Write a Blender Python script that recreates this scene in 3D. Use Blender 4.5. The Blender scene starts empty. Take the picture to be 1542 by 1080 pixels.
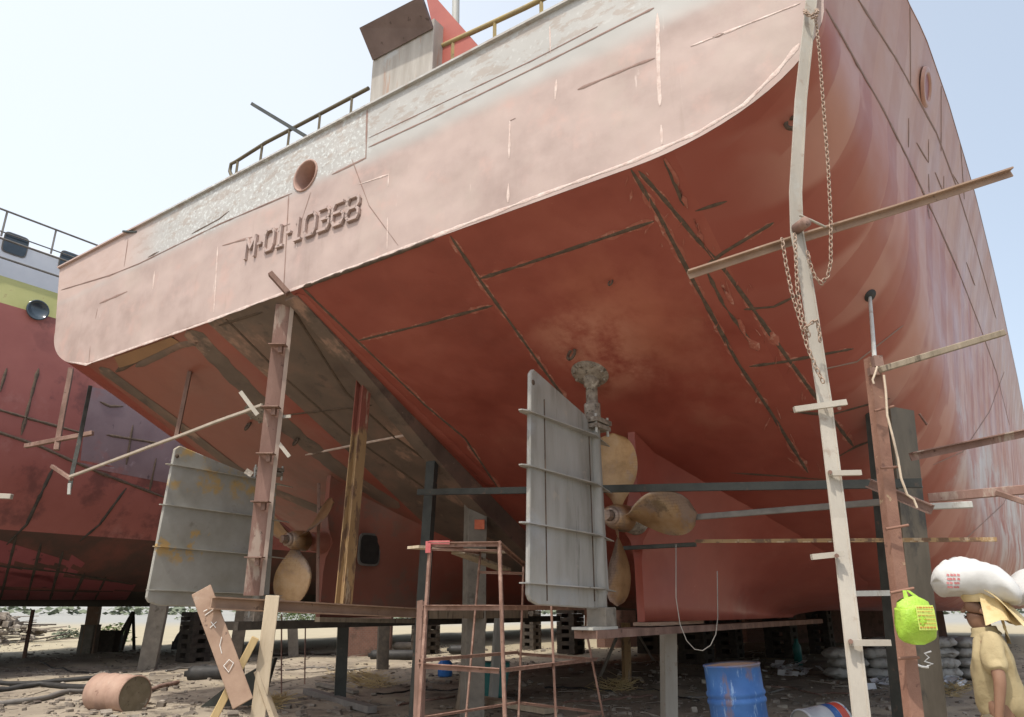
import bpy, bmesh, math, random
from math import radians as R, sin, cos, tan, pi, sqrt, atan2, exp
from mathutils import Vector as V, Matrix, noise
from mathutils.bvhtree import BVHTree
random.seed(7)
SC = bpy.context.scene; COL = SC.collection

# ------------------------------------------------------------------ camera, sky, sun, exposure
F, PW, PH, PITCH, CZ = 1100.0, 1542.0, 1080.0, R(18.8), 1.6
cam = bpy.data.cameras.new('camera'); camo = bpy.data.objects.new('camera', cam); COL.objects.link(camo)
camo.location = (0, 0, CZ); camo.rotation_euler = (R(90) + PITCH, 0, 0)
cam.sensor_width = 36; cam.lens = 36 * F / PW; cam.clip_start = .05; cam.clip_end = 3000
SC.camera = camo
SUN_EL, SUN_AZ = R(63), (-.42, -.80)           # horizontal direction towards the sun
w = bpy.data.worlds.new('World'); SC.world = w; w.use_nodes = True
nt = w.node_tree; sky = nt.nodes.new('ShaderNodeTexSky'); sky.sky_type = 'NISHITA'; sky.sun_disc = False
sky.sun_elevation = SUN_EL; sky.sun_rotation = atan2(SUN_AZ[0], SUN_AZ[1]); sky.air_density = 1.0; sky.dust_density = 4.0; sky.ozone_density = 1.0
# bright hazy veil over the blue: thicker towards the sun's side (left), thinner to the right
bgn = nt.nodes['Background']; bgn.inputs[1].default_value = .13
tcw = nt.nodes.new('ShaderNodeTexCoord'); dt = nt.nodes.new('ShaderNodeVectorMath'); dt.operation = 'DOT_PRODUCT'; dt.inputs[1].default_value = (-.85, .2, -.25)
nt.links.new(tcw.outputs['Generated'], dt.inputs[0])
mrw = nt.nodes.new('ShaderNodeMapRange'); mrw.interpolation_type = 'SMOOTHSTEP'; nt.links.new(dt.outputs['Value'], mrw.inputs[0]); mrw.inputs[1].default_value = -.55; mrw.inputs[2].default_value = .25
mrw.inputs[3].default_value = 0; mrw.inputs[4].default_value = 1
vm = nt.nodes.new('ShaderNodeMix'); vm.data_type = 'RGBA'; nt.links.new(mrw.outputs[0], vm.inputs[0]); vm.inputs[6].default_value = (2.7, 2.95, 3.05, 1); vm.inputs[7].default_value = (4.9, 4.95, 4.7, 1)
va_ = nt.nodes.new('ShaderNodeMix'); va_.data_type = 'RGBA'; va_.blend_type = 'ADD'; va_.inputs[0].default_value = 1
nt.links.new(sky.outputs[0], va_.inputs[6]); nt.links.new(vm.outputs[2], va_.inputs[7]); nt.links.new(va_.outputs[2], bgn.inputs[0])
sl = bpy.data.lights.new('sun', 'SUN'); so = bpy.data.objects.new('sun', sl); COL.objects.link(so)
sl.energy = 3.1; sl.angle = R(1.5); sl.color = (1, .95, .87)
h = sqrt(SUN_AZ[0]**2 + SUN_AZ[1]**2)
tosun = V((SUN_AZ[0]/h*cos(SUN_EL), SUN_AZ[1]/h*cos(SUN_EL), sin(SUN_EL)))
so.rotation_euler = tosun.to_track_quat('Z', 'Y').to_euler(); so.location = (0, 0, 30)
SC.view_settings.view_transform = 'Standard'; SC.view_settings.look = 'None'; SC.view_settings.gamma = 1
SC.view_settings.exposure = .15

# ------------------------------------------------------------------ frames: photo rays and the ship's own axes
ANG = R(35)
EX, EY = V((cos(ANG), -sin(ANG), 0)), V((sin(ANG), cos(ANG), 0))
CAM = V((0, 0, CZ))
def sh(x, s, z): return EX*x + EY*s + V((0, 0, z))
def ray(px, py):
    a, v = (px-PW/2)/F, (py-PH/2)/F
    return V((a, cos(PITCH)+v*sin(PITCH), sin(PITCH)-v*cos(PITCH)))
def AY(px, py, Y): r = ray(px, py); return CAM + r*(Y/r.y)
def AZ(px, py, z): r = ray(px, py); return CAM + r*((z-CZ)/r.z)
def AS(px, py, s): r = ray(px, py); return CAM + r*(s/r.dot(EY))
def AX(px, py, x): r = ray(px, py); return CAM + r*(x/r.dot(EX))
def lerp(a, b, t): return a + (b-a)*t
def tab(t, T):
    if t <= T[0][0]: return T[0][1]
    for (a, b), (c, d) in zip(T, T[1:]):
        if t <= c: return b + (d-b)*(t-a)/(c-a)
    return T[-1][1]
def sm(t): t = max(0, min(1, t)); return t*t*(3-2*t)

# ------------------------------------------------------------------ objects
MW = {}
def tag(o, label=None, cat=None, group=None, kind=None):
    if label: o['label'] = label
    if cat: o['category'] = cat
    if group: o['group'] = group
    if kind: o['kind'] = kind
    return o
def empty(name, loc, label, cat, group=None, rz=0):
    o = bpy.data.objects.new(name, None); COL.objects.link(o); o.location = loc; o.rotation_euler = (0, 0, rz)
    o.empty_display_size = .2
    MW[o.name] = Matrix.Translation(V(loc)) @ Matrix.Rotation(rz, 4, 'Z')
    return tag(o, label, cat, group)
def link(name, me, parent=None, loc=None):
    o = bpy.data.objects.new(name, me); COL.objects.link(o)
    if parent is not None:
        o.parent = parent; MW[o.name] = MW[parent.name]
        me.transform(MW[parent.name].inverted())
    else:
        lo = V(loc) if loc is not None else V((0, 0, 0))
        me.transform(Matrix.Translation(-lo)); o.location = lo; MW[o.name] = Matrix.Translation(lo)
    return o
def tree_copy(o, parent=None):
    c = o.copy(); COL.objects.link(c); c.parent = parent
    for ch in list(o.children): tree_copy(ch, c)
    return c
class MB:
    def __init__(s): s.v = []; s.f = []; s.s = []; s.g = []
    def add(s, vs, fs, smooth=False):
        n = len(s.v); s.g.append((n, len(s.f))); s.v += [V(p) for p in vs]; s.f += [[n+i for i in f] for f in fs]; s.s += [smooth]*len(fs); return s
    def box(s, c, size, M=None):
        c = V(c); hx, hy, hz = [d/2 for d in size]
        vs = [V((x, y, z)) for x in (-hx, hx) for y in (-hy, hy) for z in (-hz, hz)]
        vs = [c + (M @ p if M else p) for p in vs]
        return s.add(vs, [(0,1,3,2), (4,6,7,5), (0,4,5,1), (2,3,7,6), (0,2,6,4), (1,5,7,3)])
    def frame(s, a, b, up=None):
        d = (b-a).normalized(); up = V(up) if up is not None else V((0, 0, 1))
        if abs(d.dot(up.normalized())) > .98: up = V((1, .3, 0))
        u = d.cross(up).normalized(); return d, u, u.cross(d).normalized()
    def prof(s, a, b, pr, up=None, smooth=False, caps=True, bend=None):      # a profile (u,w) swept from a to b
        a, b = V(a), V(b); d, u, w_ = s.frame(a, b, up); n = len(pr)
        pts = [a, b] if bend is None else [a] + [V(q) for q in bend] + [b]
        vs = [p + u*x + w_*y for p in pts for x, y in pr]
        fs = [[k*n+i, k*n+(i+1) % n, (k+1)*n+(i+1) % n, (k+1)*n+i] for k in range(len(pts)-1) for i in range(n)]
        if caps: fs += [list(range(n))[::-1], [n*(len(pts)-1)+i for i in range(n)]]
        return s.add(vs, fs, smooth)
    def bar(s, a, b, w_, h_, up=None, bend=None): return s.prof(a, b, [(-w_/2, -h_/2), (w_/2, -h_/2), (w_/2, h_/2), (-w_/2, h_/2)], up, bend=bend)
    def ang(s, a, b, w_, h_, t=.008, up=None, fx=1, fy=1, bend=None):
        P = [(0, 0), (w_, 0), (w_, t), (t, t), (t, h_), (0, h_)]
        P = [(x*fx, y*fy) for x, y in P]
        return s.prof(a, b, P if fx*fy > 0 else P[::-1], up, bend=bend)
    def chan(s, a, b, w_, h_, t=.01, up=None, fx=1):
        P = [(0, -h_/2), (w_, -h_/2), (w_, -h_/2+t), (t, -h_/2+t), (t, h_/2-t), (w_, h_/2-t), (w_, h_/2), (0, h_/2)]
        P = [(x*fx, y) for x, y in P]
        return s.prof(a, b, P if fx > 0 else P[::-1], up)
    def ibeam(s, a, b, w_, h_, t=.014, up=None):
        x, y = w_/2, h_/2
        P = [(-x, -y), (x, -y), (x, -y+t), (t/2, -y+t), (t/2, y-t), (x, y-t), (x, y), (-x, y), (-x, y-t), (-t/2, y-t), (-t/2, -y+t), (-x, -y+t)]
        return s.prof(a, b, P, up)
    def tube(s, pts, r, n=10, caps=True):
        pts = [V(p) for p in pts]; rs = r if isinstance(r, (list, tuple)) else [r]*len(pts)
        vs = []; u = None
        for i, p in enumerate(pts):
            d = (pts[min(i+1, len(pts)-1)] - pts[max(i-1, 0)]).normalized()
            if u is None: u = d.orthogonal().normalized()
            else:
                u = (u - d*u.dot(d)); u = u.normalized() if u.length > 1e-6 else d.orthogonal().normalized()
            w_ = d.cross(u)
            vs += [p + (u*cos(2*pi*k/n) + w_*sin(2*pi*k/n))*rs[i] for k in range(n)]
        fs = [[i*n+k, i*n+(k+1) % n, (i+1)*n+(k+1) % n, (i+1)*n+k] for i in range(len(pts)-1) for k in range(n)]
        s.add(vs, fs, True)
        if caps: s.add(vs[:n], [list(range(n))[::-1]]); s.add(vs[-n:], [list(range(n))])
        return s
    def lathe(s, o, ax, prof, n=24, sm_=True):          # prof (distance along ax, radius)
        o, d = V(o), V(ax).normalized(); u = d.orthogonal().normalized(); w_ = d.cross(u); vs = []
        for a, r in prof: vs += [o + d*a + (u*cos(2*pi*k/n) + w_*sin(2*pi*k/n))*r for k in range(n)]
        fs = [[i*n+k, i*n+(k+1) % n, (i+1)*n+(k+1) % n, (i+1)*n+k] for i in range(len(prof)-1) for k in range(n)]
        return s.add(vs, fs, sm_)
    def grid(s, rows, smooth=True, flip=False):
        m, n = len(rows), len(rows[0]); vs = [p for r in rows for p in r]
        fs = [[i*n+j, i*n+j+1, (i+1)*n+j+1, (i+1)*n+j] for i in range(m-1) for j in range(n-1)]
        if flip: fs = [f[::-1] for f in fs]
        return s.add(vs, fs, smooth)
    def prism(s, poly, d):                               # planar polygon (3D points) thickened by vector d
        n = len(poly); vs = [V(p) for p in poly] + [V(p)+V(d) for p in poly]
        return s.add(vs, [list(range(n))[::-1], [n+i for i in range(n)]] + [[i, (i+1) % n, n+(i+1) % n, n+i] for i in range(n)])
    def pieces(s, name, m, parent):                      # every added piece becomes a part of its own
        for k, (v0, f0) in enumerate(s.g):
            v1, f1 = s.g[k+1] if k+1 < len(s.g) else (len(s.v), len(s.f))
            q = MB(); q.add(s.v[v0:v1], [[i-v0 for i in f] for f in s.f[f0:f1]], True); q.build(name, m, parent)
    def mesh(s, name, m, recalc=True, sharp=40):
        me = bpy.data.meshes.new(name); me.from_pydata([tuple(p) for p in s.v], [], s.f)
        for p, k in zip(me.polygons, s.s): p.use_smooth = k
        if m: me.materials.append(m)
        if recalc:
            bm = bmesh.new(); bm.from_mesh(me); bmesh.ops.recalc_face_normals(bm, faces=bm.faces); bm.to_mesh(me); bm.free()
        me.update(); return me
    def build(s, name, m, parent=None, loc=None, recalc=True, bevel=0):
        me = s.mesh(name, m, recalc)
        if bevel:
            bm = bmesh.new(); bm.from_mesh(me)
            bmesh.ops.bevel(bm, geom=list(bm.edges), offset=bevel, segments=1, affect='EDGES', clamp_overlap=True); bm.to_mesh(me); bm.free()
        if parent is None and loc is None:
            zs = [p.z for p in s.v]; loc = V((sum(p.x for p in s.v)/len(s.v), sum(p.y for p in s.v)/len(s.v), min(zs)))
        return link(name, me, parent, loc)
def solo(name, mb, m, label, cat, group=None, kind=None, bevel=0):
    return tag(mb.build(name, m, bevel=bevel), label, cat, group, kind)

# ------------------------------------------------------------------ materials
def srgb(*c): return tuple(((x/255)/12.92 if x/255 <= .04045 else ((x/255+.055)/1.055)**2.4) for x in c) + (1,)
def mat(name, cols, sc=3, stretch=(1, 1, 1), det=7, rough=.75, metal=0, bump=.15, bsc=25, over=(), spec=.35, dist=0, rvar=.12, dent=0):
    m = bpy.data.materials.new(name); m.use_nodes = True; N = m.node_tree.nodes; L = m.node_tree.links
    b = N['Principled BSDF']; tc = N.new('ShaderNodeTexCoord')
    def mapped(st):
        mp = N.new('ShaderNodeMapping'); mp.inputs['Scale'].default_value = st; L.new(tc.outputs['Object'], mp.inputs[0]); return mp.outputs[0]
    def noi(scale, st=(1, 1, 1), d=7, ro=.6, di=0):
        n = N.new('ShaderNodeTexNoise'); n.inputs['Scale'].default_value = scale; n.inputs['Detail'].default_value = d
        n.inputs['Roughness'].default_value = ro; n.inputs['Distortion'].default_value = di; L.new(mapped(st), n.inputs['Vector']); return n.outputs['Fac']
    def mr(x, lo, hi):
        n = N.new('ShaderNodeMapRange'); n.interpolation_type = 'SMOOTHSTEP'; n.inputs[1].default_value = lo; n.inputs[2].default_value = hi; L.new(x, n.inputs[0]); return n.outputs[0]
    def mul(a, c):
        n = N.new('ShaderNodeMath'); n.operation = 'MULTIPLY'; L.new(a, n.inputs[0])
        if isinstance(c, (int, float)): n.inputs[1].default_value = c
        else: L.new(c, n.inputs[1])
        return n.outputs[0]
    def add(a, c):
        n = N.new('ShaderNodeMath'); n.operation = 'ADD'; L.new(a, n.inputs[0])
        if isinstance(c, (int, float)): n.inputs[1].default_value = c
        else: L.new(c, n.inputs[1])
        return n.outputs[0]
    base = noi(sc, stretch, det, .62, dist)
    rp = N.new('ShaderNodeValToRGB'); e = rp.color_ramp.elements; L.new(base, rp.inputs[0])
    k = len(cols); pos = [.3 + .4*i/max(1, k-1) for i in range(k)]
    e[0].position = pos[0]; e[0].color = cols[0]; e[1].position = pos[-1]; e[1].color = cols[-1]
    for i in range(1, k-1): q = e.new(pos[i]); q.color = cols[i]
    col = rp.outputs[0]
    sep = None
    for ov in over:
        kind, c, amt = ov[0], ov[1], ov[2]
        if kind == 'n':   # ('n', color, amount, scale, lo, hi, stretch)
            fac = mr(noi(ov[3], ov[6] if len(ov) > 6 else (1, 1, 1), 8, .65), ov[4], ov[5])
        elif kind == 'box':   # ('box', color, amount, (ax, lo0, lo1, hi0, hi1)..., warp)
            warp = ov[4]; sp = N.new('ShaderNodeSeparateXYZ'); L.new(tc.outputs['Object'], sp.inputs[0])
            fac = None; wn = noi(ov[5] if len(ov) > 5 else 1.5, (1, 1, 1), 6, .6)
            for ax, a0, a1, b0, b1 in ov[3]:
                x = add(sp.outputs[ax], mul(add(wn, -.5), warp))
                if a0 is not None: t = mr(x, a0, a1); fac = t if fac is None else mul(fac, t)
                if b0 is not None:
                    t = mr(x, b0, b1); n = N.new('ShaderNodeMath'); n.operation = 'SUBTRACT'; n.inputs[0].default_value = 1; L.new(t, n.inputs[1]); t = n.outputs[0]
                    fac = t if fac is None else mul(fac, t)
            if len(ov) > 6: fac = mul(fac, mr(noi(ov[6][0], ov[6][3] if len(ov[6]) > 3 else (1, 1, 1), 8, .7), ov[6][1], ov[6][2]))
        elif kind == 'wave':  # ('wave', color, amount, scale, lo, hi, rot, distortion)
            mp = N.new('ShaderNodeMapping'); mp.inputs['Rotation'].default_value = ov[6]; L.new(tc.outputs['Object'], mp.inputs[0])
            wv = N.new('ShaderNodeTexWave'); wv.inputs['Scale'].default_value = ov[3]; wv.inputs['Distortion'].default_value = ov[7]
            wv.inputs['Detail'].default_value = 3; wv.inputs['Detail Scale'].default_value = .6; L.new(mp.outputs[0], wv.inputs[0]); fac = mr(wv.outputs['Fac'], ov[4], ov[5])
            if len(ov) > 8: fac = mul(fac, mr(noi(ov[8][0], (1, 1, 1), 3), ov[8][1], ov[8][2]))
        elif kind == 'brick':  # ('brick', color, amount, scale, mortar, rot, noise mask)
            mp = N.new('ShaderNodeMapping'); mp.inputs['Rotation'].default_value = ov[5]; L.new(tc.outputs['Object'], mp.inputs[0])
            bt = N.new('ShaderNodeTexBrick'); bt.inputs['Scale'].default_value = ov[3]; bt.inputs['Mortar Size'].default_value = ov[4]; bt.inputs['Mortar Smooth'].default_value = .3
            bt.inputs['Brick Width'].default_value = .5; bt.inputs['Row Height'].default_value = .25
            L.new(mp.outputs[0], bt.inputs[0]); fac = bt.outputs['Fac']
            if len(ov) > 6: fac = mul(fac, mr(noi(ov[6][0], (1, 1, 1), 3), ov[6][1], ov[6][2]))
        fac = mul(fac, amt)
        mx = N.new('ShaderNodeMix'); mx.data_type = 'RGBA'; L.new(fac, mx.inputs[0]); L.new(col, mx.inputs[6]); mx.inputs[7].default_value = c; col = mx.outputs[2]
    L.new(col, b.inputs['Base Color'])
    b.inputs['Metallic'].default_value = metal; b.inputs['Specular IOR Level'].default_value = spec
    rn = N.new('ShaderNodeMapRange'); L.new(base, rn.inputs[0]); rn.inputs[1].default_value = .3; rn.inputs[2].default_value = .7
    rn.inputs[3].default_value = max(.05, rough-rvar); rn.inputs[4].default_value = min(1, rough+rvar); L.new(rn.outputs[0], b.inputs['Roughness'])
    if bump:
        bp = N.new('ShaderNodeBump'); bp.inputs['Strength'].default_value = bump; bp.inputs['Distance'].default_value = .02
        L.new(noi(bsc, stretch if max(stretch) < 50 else (1, 1, 1), 6, .65), bp.inputs['Height']); L.new(bp.outputs[0], b.inputs['Normal'])
        if dent:
            b2 = N.new('ShaderNodeBump'); b2.inputs['Strength'].default_value = 1; b2.inputs['Distance'].default_value = dent
            L.new(noi(1.5, (1, 1, 1), 2, .4), b2.inputs['Height']); L.new(b2.outputs[0], bp.inputs['Normal'])
    return m
LX, LS = -7.2, 5.35          # ship root in ship axes; object coordinates on the hull are relative to it
def bx(*rs): return [({'x': 0, 'y': 1, 'z': 2}[a], *[None if q is None else q - {'x': LX, 'y': LS, 'z': 0}[a] for q in r]) for a, *r in rs]
PINK = mat('pink_primer', [(.35, .262, .23, 1), (.435, .335, .298, 1), (.485, .38, .338, 1)], dent=.05, sc=1.1, det=5, rough=.62, bump=.06, bsc=8, over=[
    ('n', (.44, .36, .31, 1), .55, .9, .5, .68), ('n', (.52, .35, .30, 1), .5, 1.7, .52, .66),
    ('n', (.33, .25, .21, 1), .5, 1.3, .58, .72, (3, 3, .35)),
    ('n', (.74, .62, .56, 1), .5, 2.1, .64, .70, (4, 4, .5)),
    ('n', (.2, .12, .09, 1), .7, 9, .74, .78),
    ('box', (.42, .42, .40, 1), .9, bx(('z', 6.75, 7.0, None, None)), .10, 2.0),
    ('box', (.42, .41, .385, 1), .55, bx(('z', 6.68, 6.9, None, None), ('x', -6.6, -5.9, None, None)), .2, 1.0),
    ('box', (.62, .65, .63, 1), .75, bx(('z', 6.86, 6.95, None, None), ('x', -11.6, -9.6, -6.1, -5.8)), .1, 2.0, (16, .50, .60)),
    ('box', (.56, .57, .55, 1), .5, bx(('z', 7.1, 7.2, None, None), ('x', -6.0, -5.9, None, None)), .1, 2.0, (14, .54, .66)),
    ('box', (.17, .16, .15, 1), .55, bx(('z', 6.88, 6.95, None, None), ('x', -11.6, -9.6, -6, -5.7)), .1, 2.0, (11, .58, .66)),
    ('box', (.33, .26, .21, 1), .5, bx(('z', 7.05, 7.1, None, None)), .25, 1.3, (2.4, .52, .56, (1, 1, 2.5))),
    ('box', (.50, .36, .31, 1), .8, bx(('z', 6.8, 6.95, None, None), ('x', None, None, -11.9, -10.4)), .5, 1.0)])
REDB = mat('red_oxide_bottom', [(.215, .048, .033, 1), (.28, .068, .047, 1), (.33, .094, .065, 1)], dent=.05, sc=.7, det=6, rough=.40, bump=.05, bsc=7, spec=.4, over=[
    ('n', (.38, .15, .10, 1), .4, .8, .56, .72), ('n', (.16, .035, .024, 1), .3, .6, .52, .75), ('n', (.50, .24, .17, 1), .6, 22, .69, .73, (1, .25, 1)),
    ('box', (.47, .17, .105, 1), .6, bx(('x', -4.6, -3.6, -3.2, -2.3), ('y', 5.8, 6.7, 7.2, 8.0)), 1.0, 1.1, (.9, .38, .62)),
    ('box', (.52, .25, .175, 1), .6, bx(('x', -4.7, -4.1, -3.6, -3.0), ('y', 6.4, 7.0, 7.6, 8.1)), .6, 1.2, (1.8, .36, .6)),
    ('n', (.5, .25, .18, 1), .6, 5, .70, .74), ('n', (.09, .05, .04, 1), .7, 7, .72, .75),
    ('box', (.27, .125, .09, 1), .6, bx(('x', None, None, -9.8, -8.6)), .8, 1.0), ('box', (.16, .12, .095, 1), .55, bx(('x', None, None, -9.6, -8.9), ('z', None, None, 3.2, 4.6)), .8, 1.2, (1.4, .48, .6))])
REDS = mat('red_oxide_side', [(.23, .048, .030, 1), (.32, .08, .05, 1)], dent=.05, sc=.8, det=5, rough=.45, bump=.05, bsc=6, spec=.45, over=[
    ('box', (.47, .22, .155, 1), .75, bx(('x', -1.2, -.3, None, None), ('z', 2.6, 4.6, None, None)), .5, .6),
    ('wave', (.50, .28, .22, 1), .55, .21, .40, .62, (0, 0, R(78)), 2.2, (.6, .36, .5)),
    ('wave', (.31, .085, .058, 1), .65, .33, .60, .66, (0, R(8), R(100)), 2.6, (.9, .38, .46)),
    ('box', (.54, .38, .31, 1), .4, bx(('x', -.6, -.2, None, None)), .4, .6, (.9, .54, .66, (1, .4, 1))), ('box', (.52, .54, .53, 1), .6, bx(('y', 9.5, 12, None, None), ('z', None, None, 4.0, 4.8), ('x', -.8, -.5, None, None)), .8, .6, (.7, .46, .58)),
    ('box', (.48, .33, .27, 1), .55, bx(('z', 6.1, 6.5, None, None)), .3, .8),
    ('box', (.275, .066, .046, 1), .93, bx(('x', None, None, -1.75, -.95)), .5, .7),
    ('n', (.2, .08, .06, 1), .5, 5, .70, .74)])
BARE = mat('unpainted_plate', [(.105, .075, .06, 1), (.155, .115, .09, 1), (.23, .145, .11, 1)], sc=1.3, det=8, rough=.6, bump=.1, bsc=12, over=[
    ('n', (.42, .26, .19, 1), .7, 1.6, .55, .66, (1, .5, 1)), ('n', (.08, .065, .055, 1), .6, 3, .56, .66), ('n', (.5, .42, .35, 1), .6, 8, .69, .73)])
SEAM = mat('weld_seam', [(.07, .05, .038, 1), (.15, .105, .075, 1)], sc=14, rough=.85, bump=.5, bsc=60)
CHALK = mat('ground_edge', [(.38, .14, .10, 1), (.29, .08, .055, 1)], sc=9, rough=.8, bump=.3, over=[('n', (.55, .33, .26, 1), .45, 14, .52, .62)])
PSEAM = mat('pale_seam', [(.50, .36, .31, 1), (.72, .62, .56, 1)], sc=12, rough=.7, bump=.4, bsc=50)
DSEAM = mat('primer_seam', [(.22, .15, .12, 1), (.30, .20, .17, 1)], sc=12, rough=.8, bump=.3)
RUDG = mat('rudder_grey', [(.20, .19, .165, 1), (.30, .29, .265, 1), (.36, .35, .33, 1)], sc=2.2, stretch=(1.5, 1.5, .35), rough=.5, bump=.08, bsc=14, over=[
    ('n', (.10, .09, .075, 1), .75, 2.6, .60, .70, (3, 3, .25)), ('n', (.42, .36, .30, 1), .5, 3, .58, .68), ('n', (.35, .37, .40, 1), .5, .8, .5, .62)])
RUDY = mat('rudder_grey_ochre', [(.27, .26, .22, 1), (.38, .37, .34, 1)], sc=2, rough=.55, bump=.06, over=[
    ('box', (.50, .31, .08, 1), .75, [(2, 1.75, 1.95, None, None)], .5, 2.2, (1.7, .50, .62)), ('box', (.5, .3, .07, 1), .7, [(2, .9, 1.0, 1.25, 1.35)], .5, 2, (1.6, .55, .6)), ('n', (.15, .13, .1, 1), .5, 3, .6, .7)])
BRZ = mat('bronze', [(.20, .115, .055, 1), (.38, .235, .12, 1), (.45, .33, .21, 1)], sc=2.4, rough=.42, metal=.55, bump=.12, bsc=30, over=[
    ('n', (.26, .21, .20, 1), .7, 1.6, .50, .62), ('n', (.08, .055, .035, 1), .6, 2.6, .56, .68), ('brick', (.12, .075, .04, 1), .6, 8, .012, (R(90), 0, 0), (1.1, .5, .58)), ('n', (.5, .33, .12, 1), .4, 5, .64, .70)])
CAST = mat('rough_cast', [(.14, .11, .085, 1), (.34, .30, .25, 1)], sc=14, rough=.7, bump=.6, bsc=35, over=[('n', (.05, .04, .03, 1), .8, 18, .58, .63), ('n', (.55, .5, .43, 1), .5, 7, .6, .66)])
RUST = mat('rusty_angle', [(.13, .075, .055, 1), (.22, .135, .105, 1), (.31, .21, .17, 1)], sc=4, stretch=(1, 1, .4), rough=.85, bump=.3, over=[('n', (.06, .035, .03, 1), .7, 12, .6, .66)])
RUSTP = mat('rusty_pink_angle', [(.17, .095, .072, 1), (.30, .185, .15, 1)], sc=3, stretch=(1, 1, .3), rough=.8, bump=.25, over=[('n', (.45, .38, .31, 1), .6, 4, .56, .64, (1, 1, .3)), ('n', (.08, .04, .03, 1), .8, 14, .62, .68)])
YRUST = mat('yellow_worn_paint', [(.27, .165, .075, 1), (.35, .235, .12, 1)], sc=5, stretch=(1, 1, .3), rough=.75, bump=.35, over=[
    ('n', (.13, .075, .05, 1), .85, 4, .50, .57, (2, 2, .6)), ('box', (.24, .075, .055, 1), .95, [(2, 2.2, 2.35, None, None)], .5, 3), ('n', (.5, .42, .3, 1), .6, 3, .58, .64, (2, 2, .3))])
DARKS = mat('dark_green_steel', [(.032, .034, .03, 1), (.07, .073, .064, 1)], sc=4, rough=.5, metal=.2, bump=.15, over=[('n', (.16, .1, .07, 1), .6, 6, .6, .68)])
GALV = mat('galvanised_strip', [(.36, .36, .33, 1), (.50, .50, .46, 1)], sc=3, stretch=(1, 1, .3), rough=.55, bump=.12, over=[('n', (.28, .22, .17, 1), .7, 5, .58, .66, (1, 1, .4)), ('n', (.12, .09, .07, 1), .6, 16, .66, .7)])
LADW = mat('pale_painted_steel', [(.33, .295, .245, 1), (.45, .41, .345, 1)], sc=3, stretch=(1, 1, .3), rough=.6, bump=.2, over=[('n', (.27, .2, .15, 1), .6, 7, .58, .68), ('n', (.42, .44, .42, 1), .7, .7, .5, .6)])
REDST = mat('red_brown_steel', [(.19, .095, .065, 1), (.27, .15, .105, 1)], sc=5, rough=.8, bump=.3, over=[('n', (.42, .33, .2, 1), .5, 11, .64, .68), ('n', (.1, .05, .04, 1), .7, 10, .6, .68)])
SCAF = mat('scaffold_rust', [(.18, .095, .068, 1), (.33, .21, .165, 1)], sc=8, rough=.8, bump=.3, over=[('n', (.45, .3, .24, 1), .6, 9, .56, .64), ('n', (.1, .06, .04, 1), .7, 14, .6, .66)])
WOODP = mat('pale_timber', [(.42, .34, .235, 1), (.56, .47, .345, 1)], sc=3, stretch=(3, 3, .4), rough=.85, bump=.25, over=[('n', (.26, .21, .14, 1), .6, 5, .58, .68, (4, 4, .4)), ('n', (.1, .08, .06, 1), .8, 16, .66, .70)])
WOODG = mat('grey_timber', [(.20, .16, .11, 1), (.33, .27, .20, 1)], sc=4, stretch=(3, 3, .3), rough=.9, bump=.4, over=[('n', (.09, .07, .05, 1), .8, 6, .56, .66, (3, 3, .5))])
WOODY = mat('yellow_timber', [(.42, .30, .14, 1), (.55, .42, .22, 1)], sc=3, stretch=(3, 3, .4), rough=.8, bump=.25, over=[('n', (.2, .13, .07, 1), .6, 6, .6, .68)])
BRWN = mat('brown_channel', [(.25, .16, .11, 1), (.36, .25, .18, 1)], sc=4, rough=.7, bump=.15, over=[('n', (.38, .32, .26, 1), .6, 4, .62, .68), ('n', (.07, .04, .03, 1), .6, 12, .62, .68)])
CONC = mat('worn_concrete', [(.17, .15, .125, 1), (.28, .255, .215, 1)], sc=4, rough=.95, bump=.4, over=[('n', (.08, .07, .055, 1), .7, 3, .54, .66)])
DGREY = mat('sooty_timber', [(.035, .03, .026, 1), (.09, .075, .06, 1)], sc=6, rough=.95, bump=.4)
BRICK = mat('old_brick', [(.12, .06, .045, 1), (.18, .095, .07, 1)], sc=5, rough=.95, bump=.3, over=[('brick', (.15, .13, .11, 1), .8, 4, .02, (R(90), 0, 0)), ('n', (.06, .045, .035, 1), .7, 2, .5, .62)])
BLUE = mat('blue_drum_paint', [(.03, .10, .30, 1), (.055, .16, .42, 1)], sc=4, rough=.5, bump=.12, over=[('n', (.20, .12, .08, 1), .65, 3.2, .58, .68, (2, 2, .6)), ('n', (.28, .42, .62, 1), .6, 7, .58, .66, (3, 3, .6)), ('box', (.2, .15, .12, 1), .8, [(2, .84, .87, None, None)], .06, 6)])
BARR = mat('tan_rust_drum', [(.27, .17, .125, 1), (.38, .25, .19, 1), (.44, .31, .24, 1)], sc=2.6, rough=.75, bump=.12, over=[('n', (.15, .08, .055, 1), .6, 6, .6, .68), ('n', (.48, .38, .30, 1), .5, 3, .6, .68)])
OLIVE = mat('drum_lid', [(.16, .13, .085, 1), (.26, .22, .155, 1)], sc=6, rough=.8, bump=.2, over=[('n', (.45, .42, .36, 1), .7, 5, .6, .66), ('n', (.06, .04, .03, 1), .7, 10, .6, .66)])
BLACK = mat('black_rubber', [(.02, .02, .02, 1), (.05, .048, .045, 1)], sc=8, rough=.6, bump=.1)
GREYP = mat('dusty_pipe', [(.13, .12, .11, 1), (.22, .205, .185, 1)], sc=6, rough=.7, bump=.2)
CHAIN = mat('rusty_chain', [(.26, .18, .13, 1), (.40, .30, .23, 1)], sc=20, rough=.7, metal=.1, bump=0)
ROPE = mat('pale_rope', [(.5, .4, .3, 1), (.6, .5, .38, 1)], sc=30, rough=.9, bump=.2)
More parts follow.
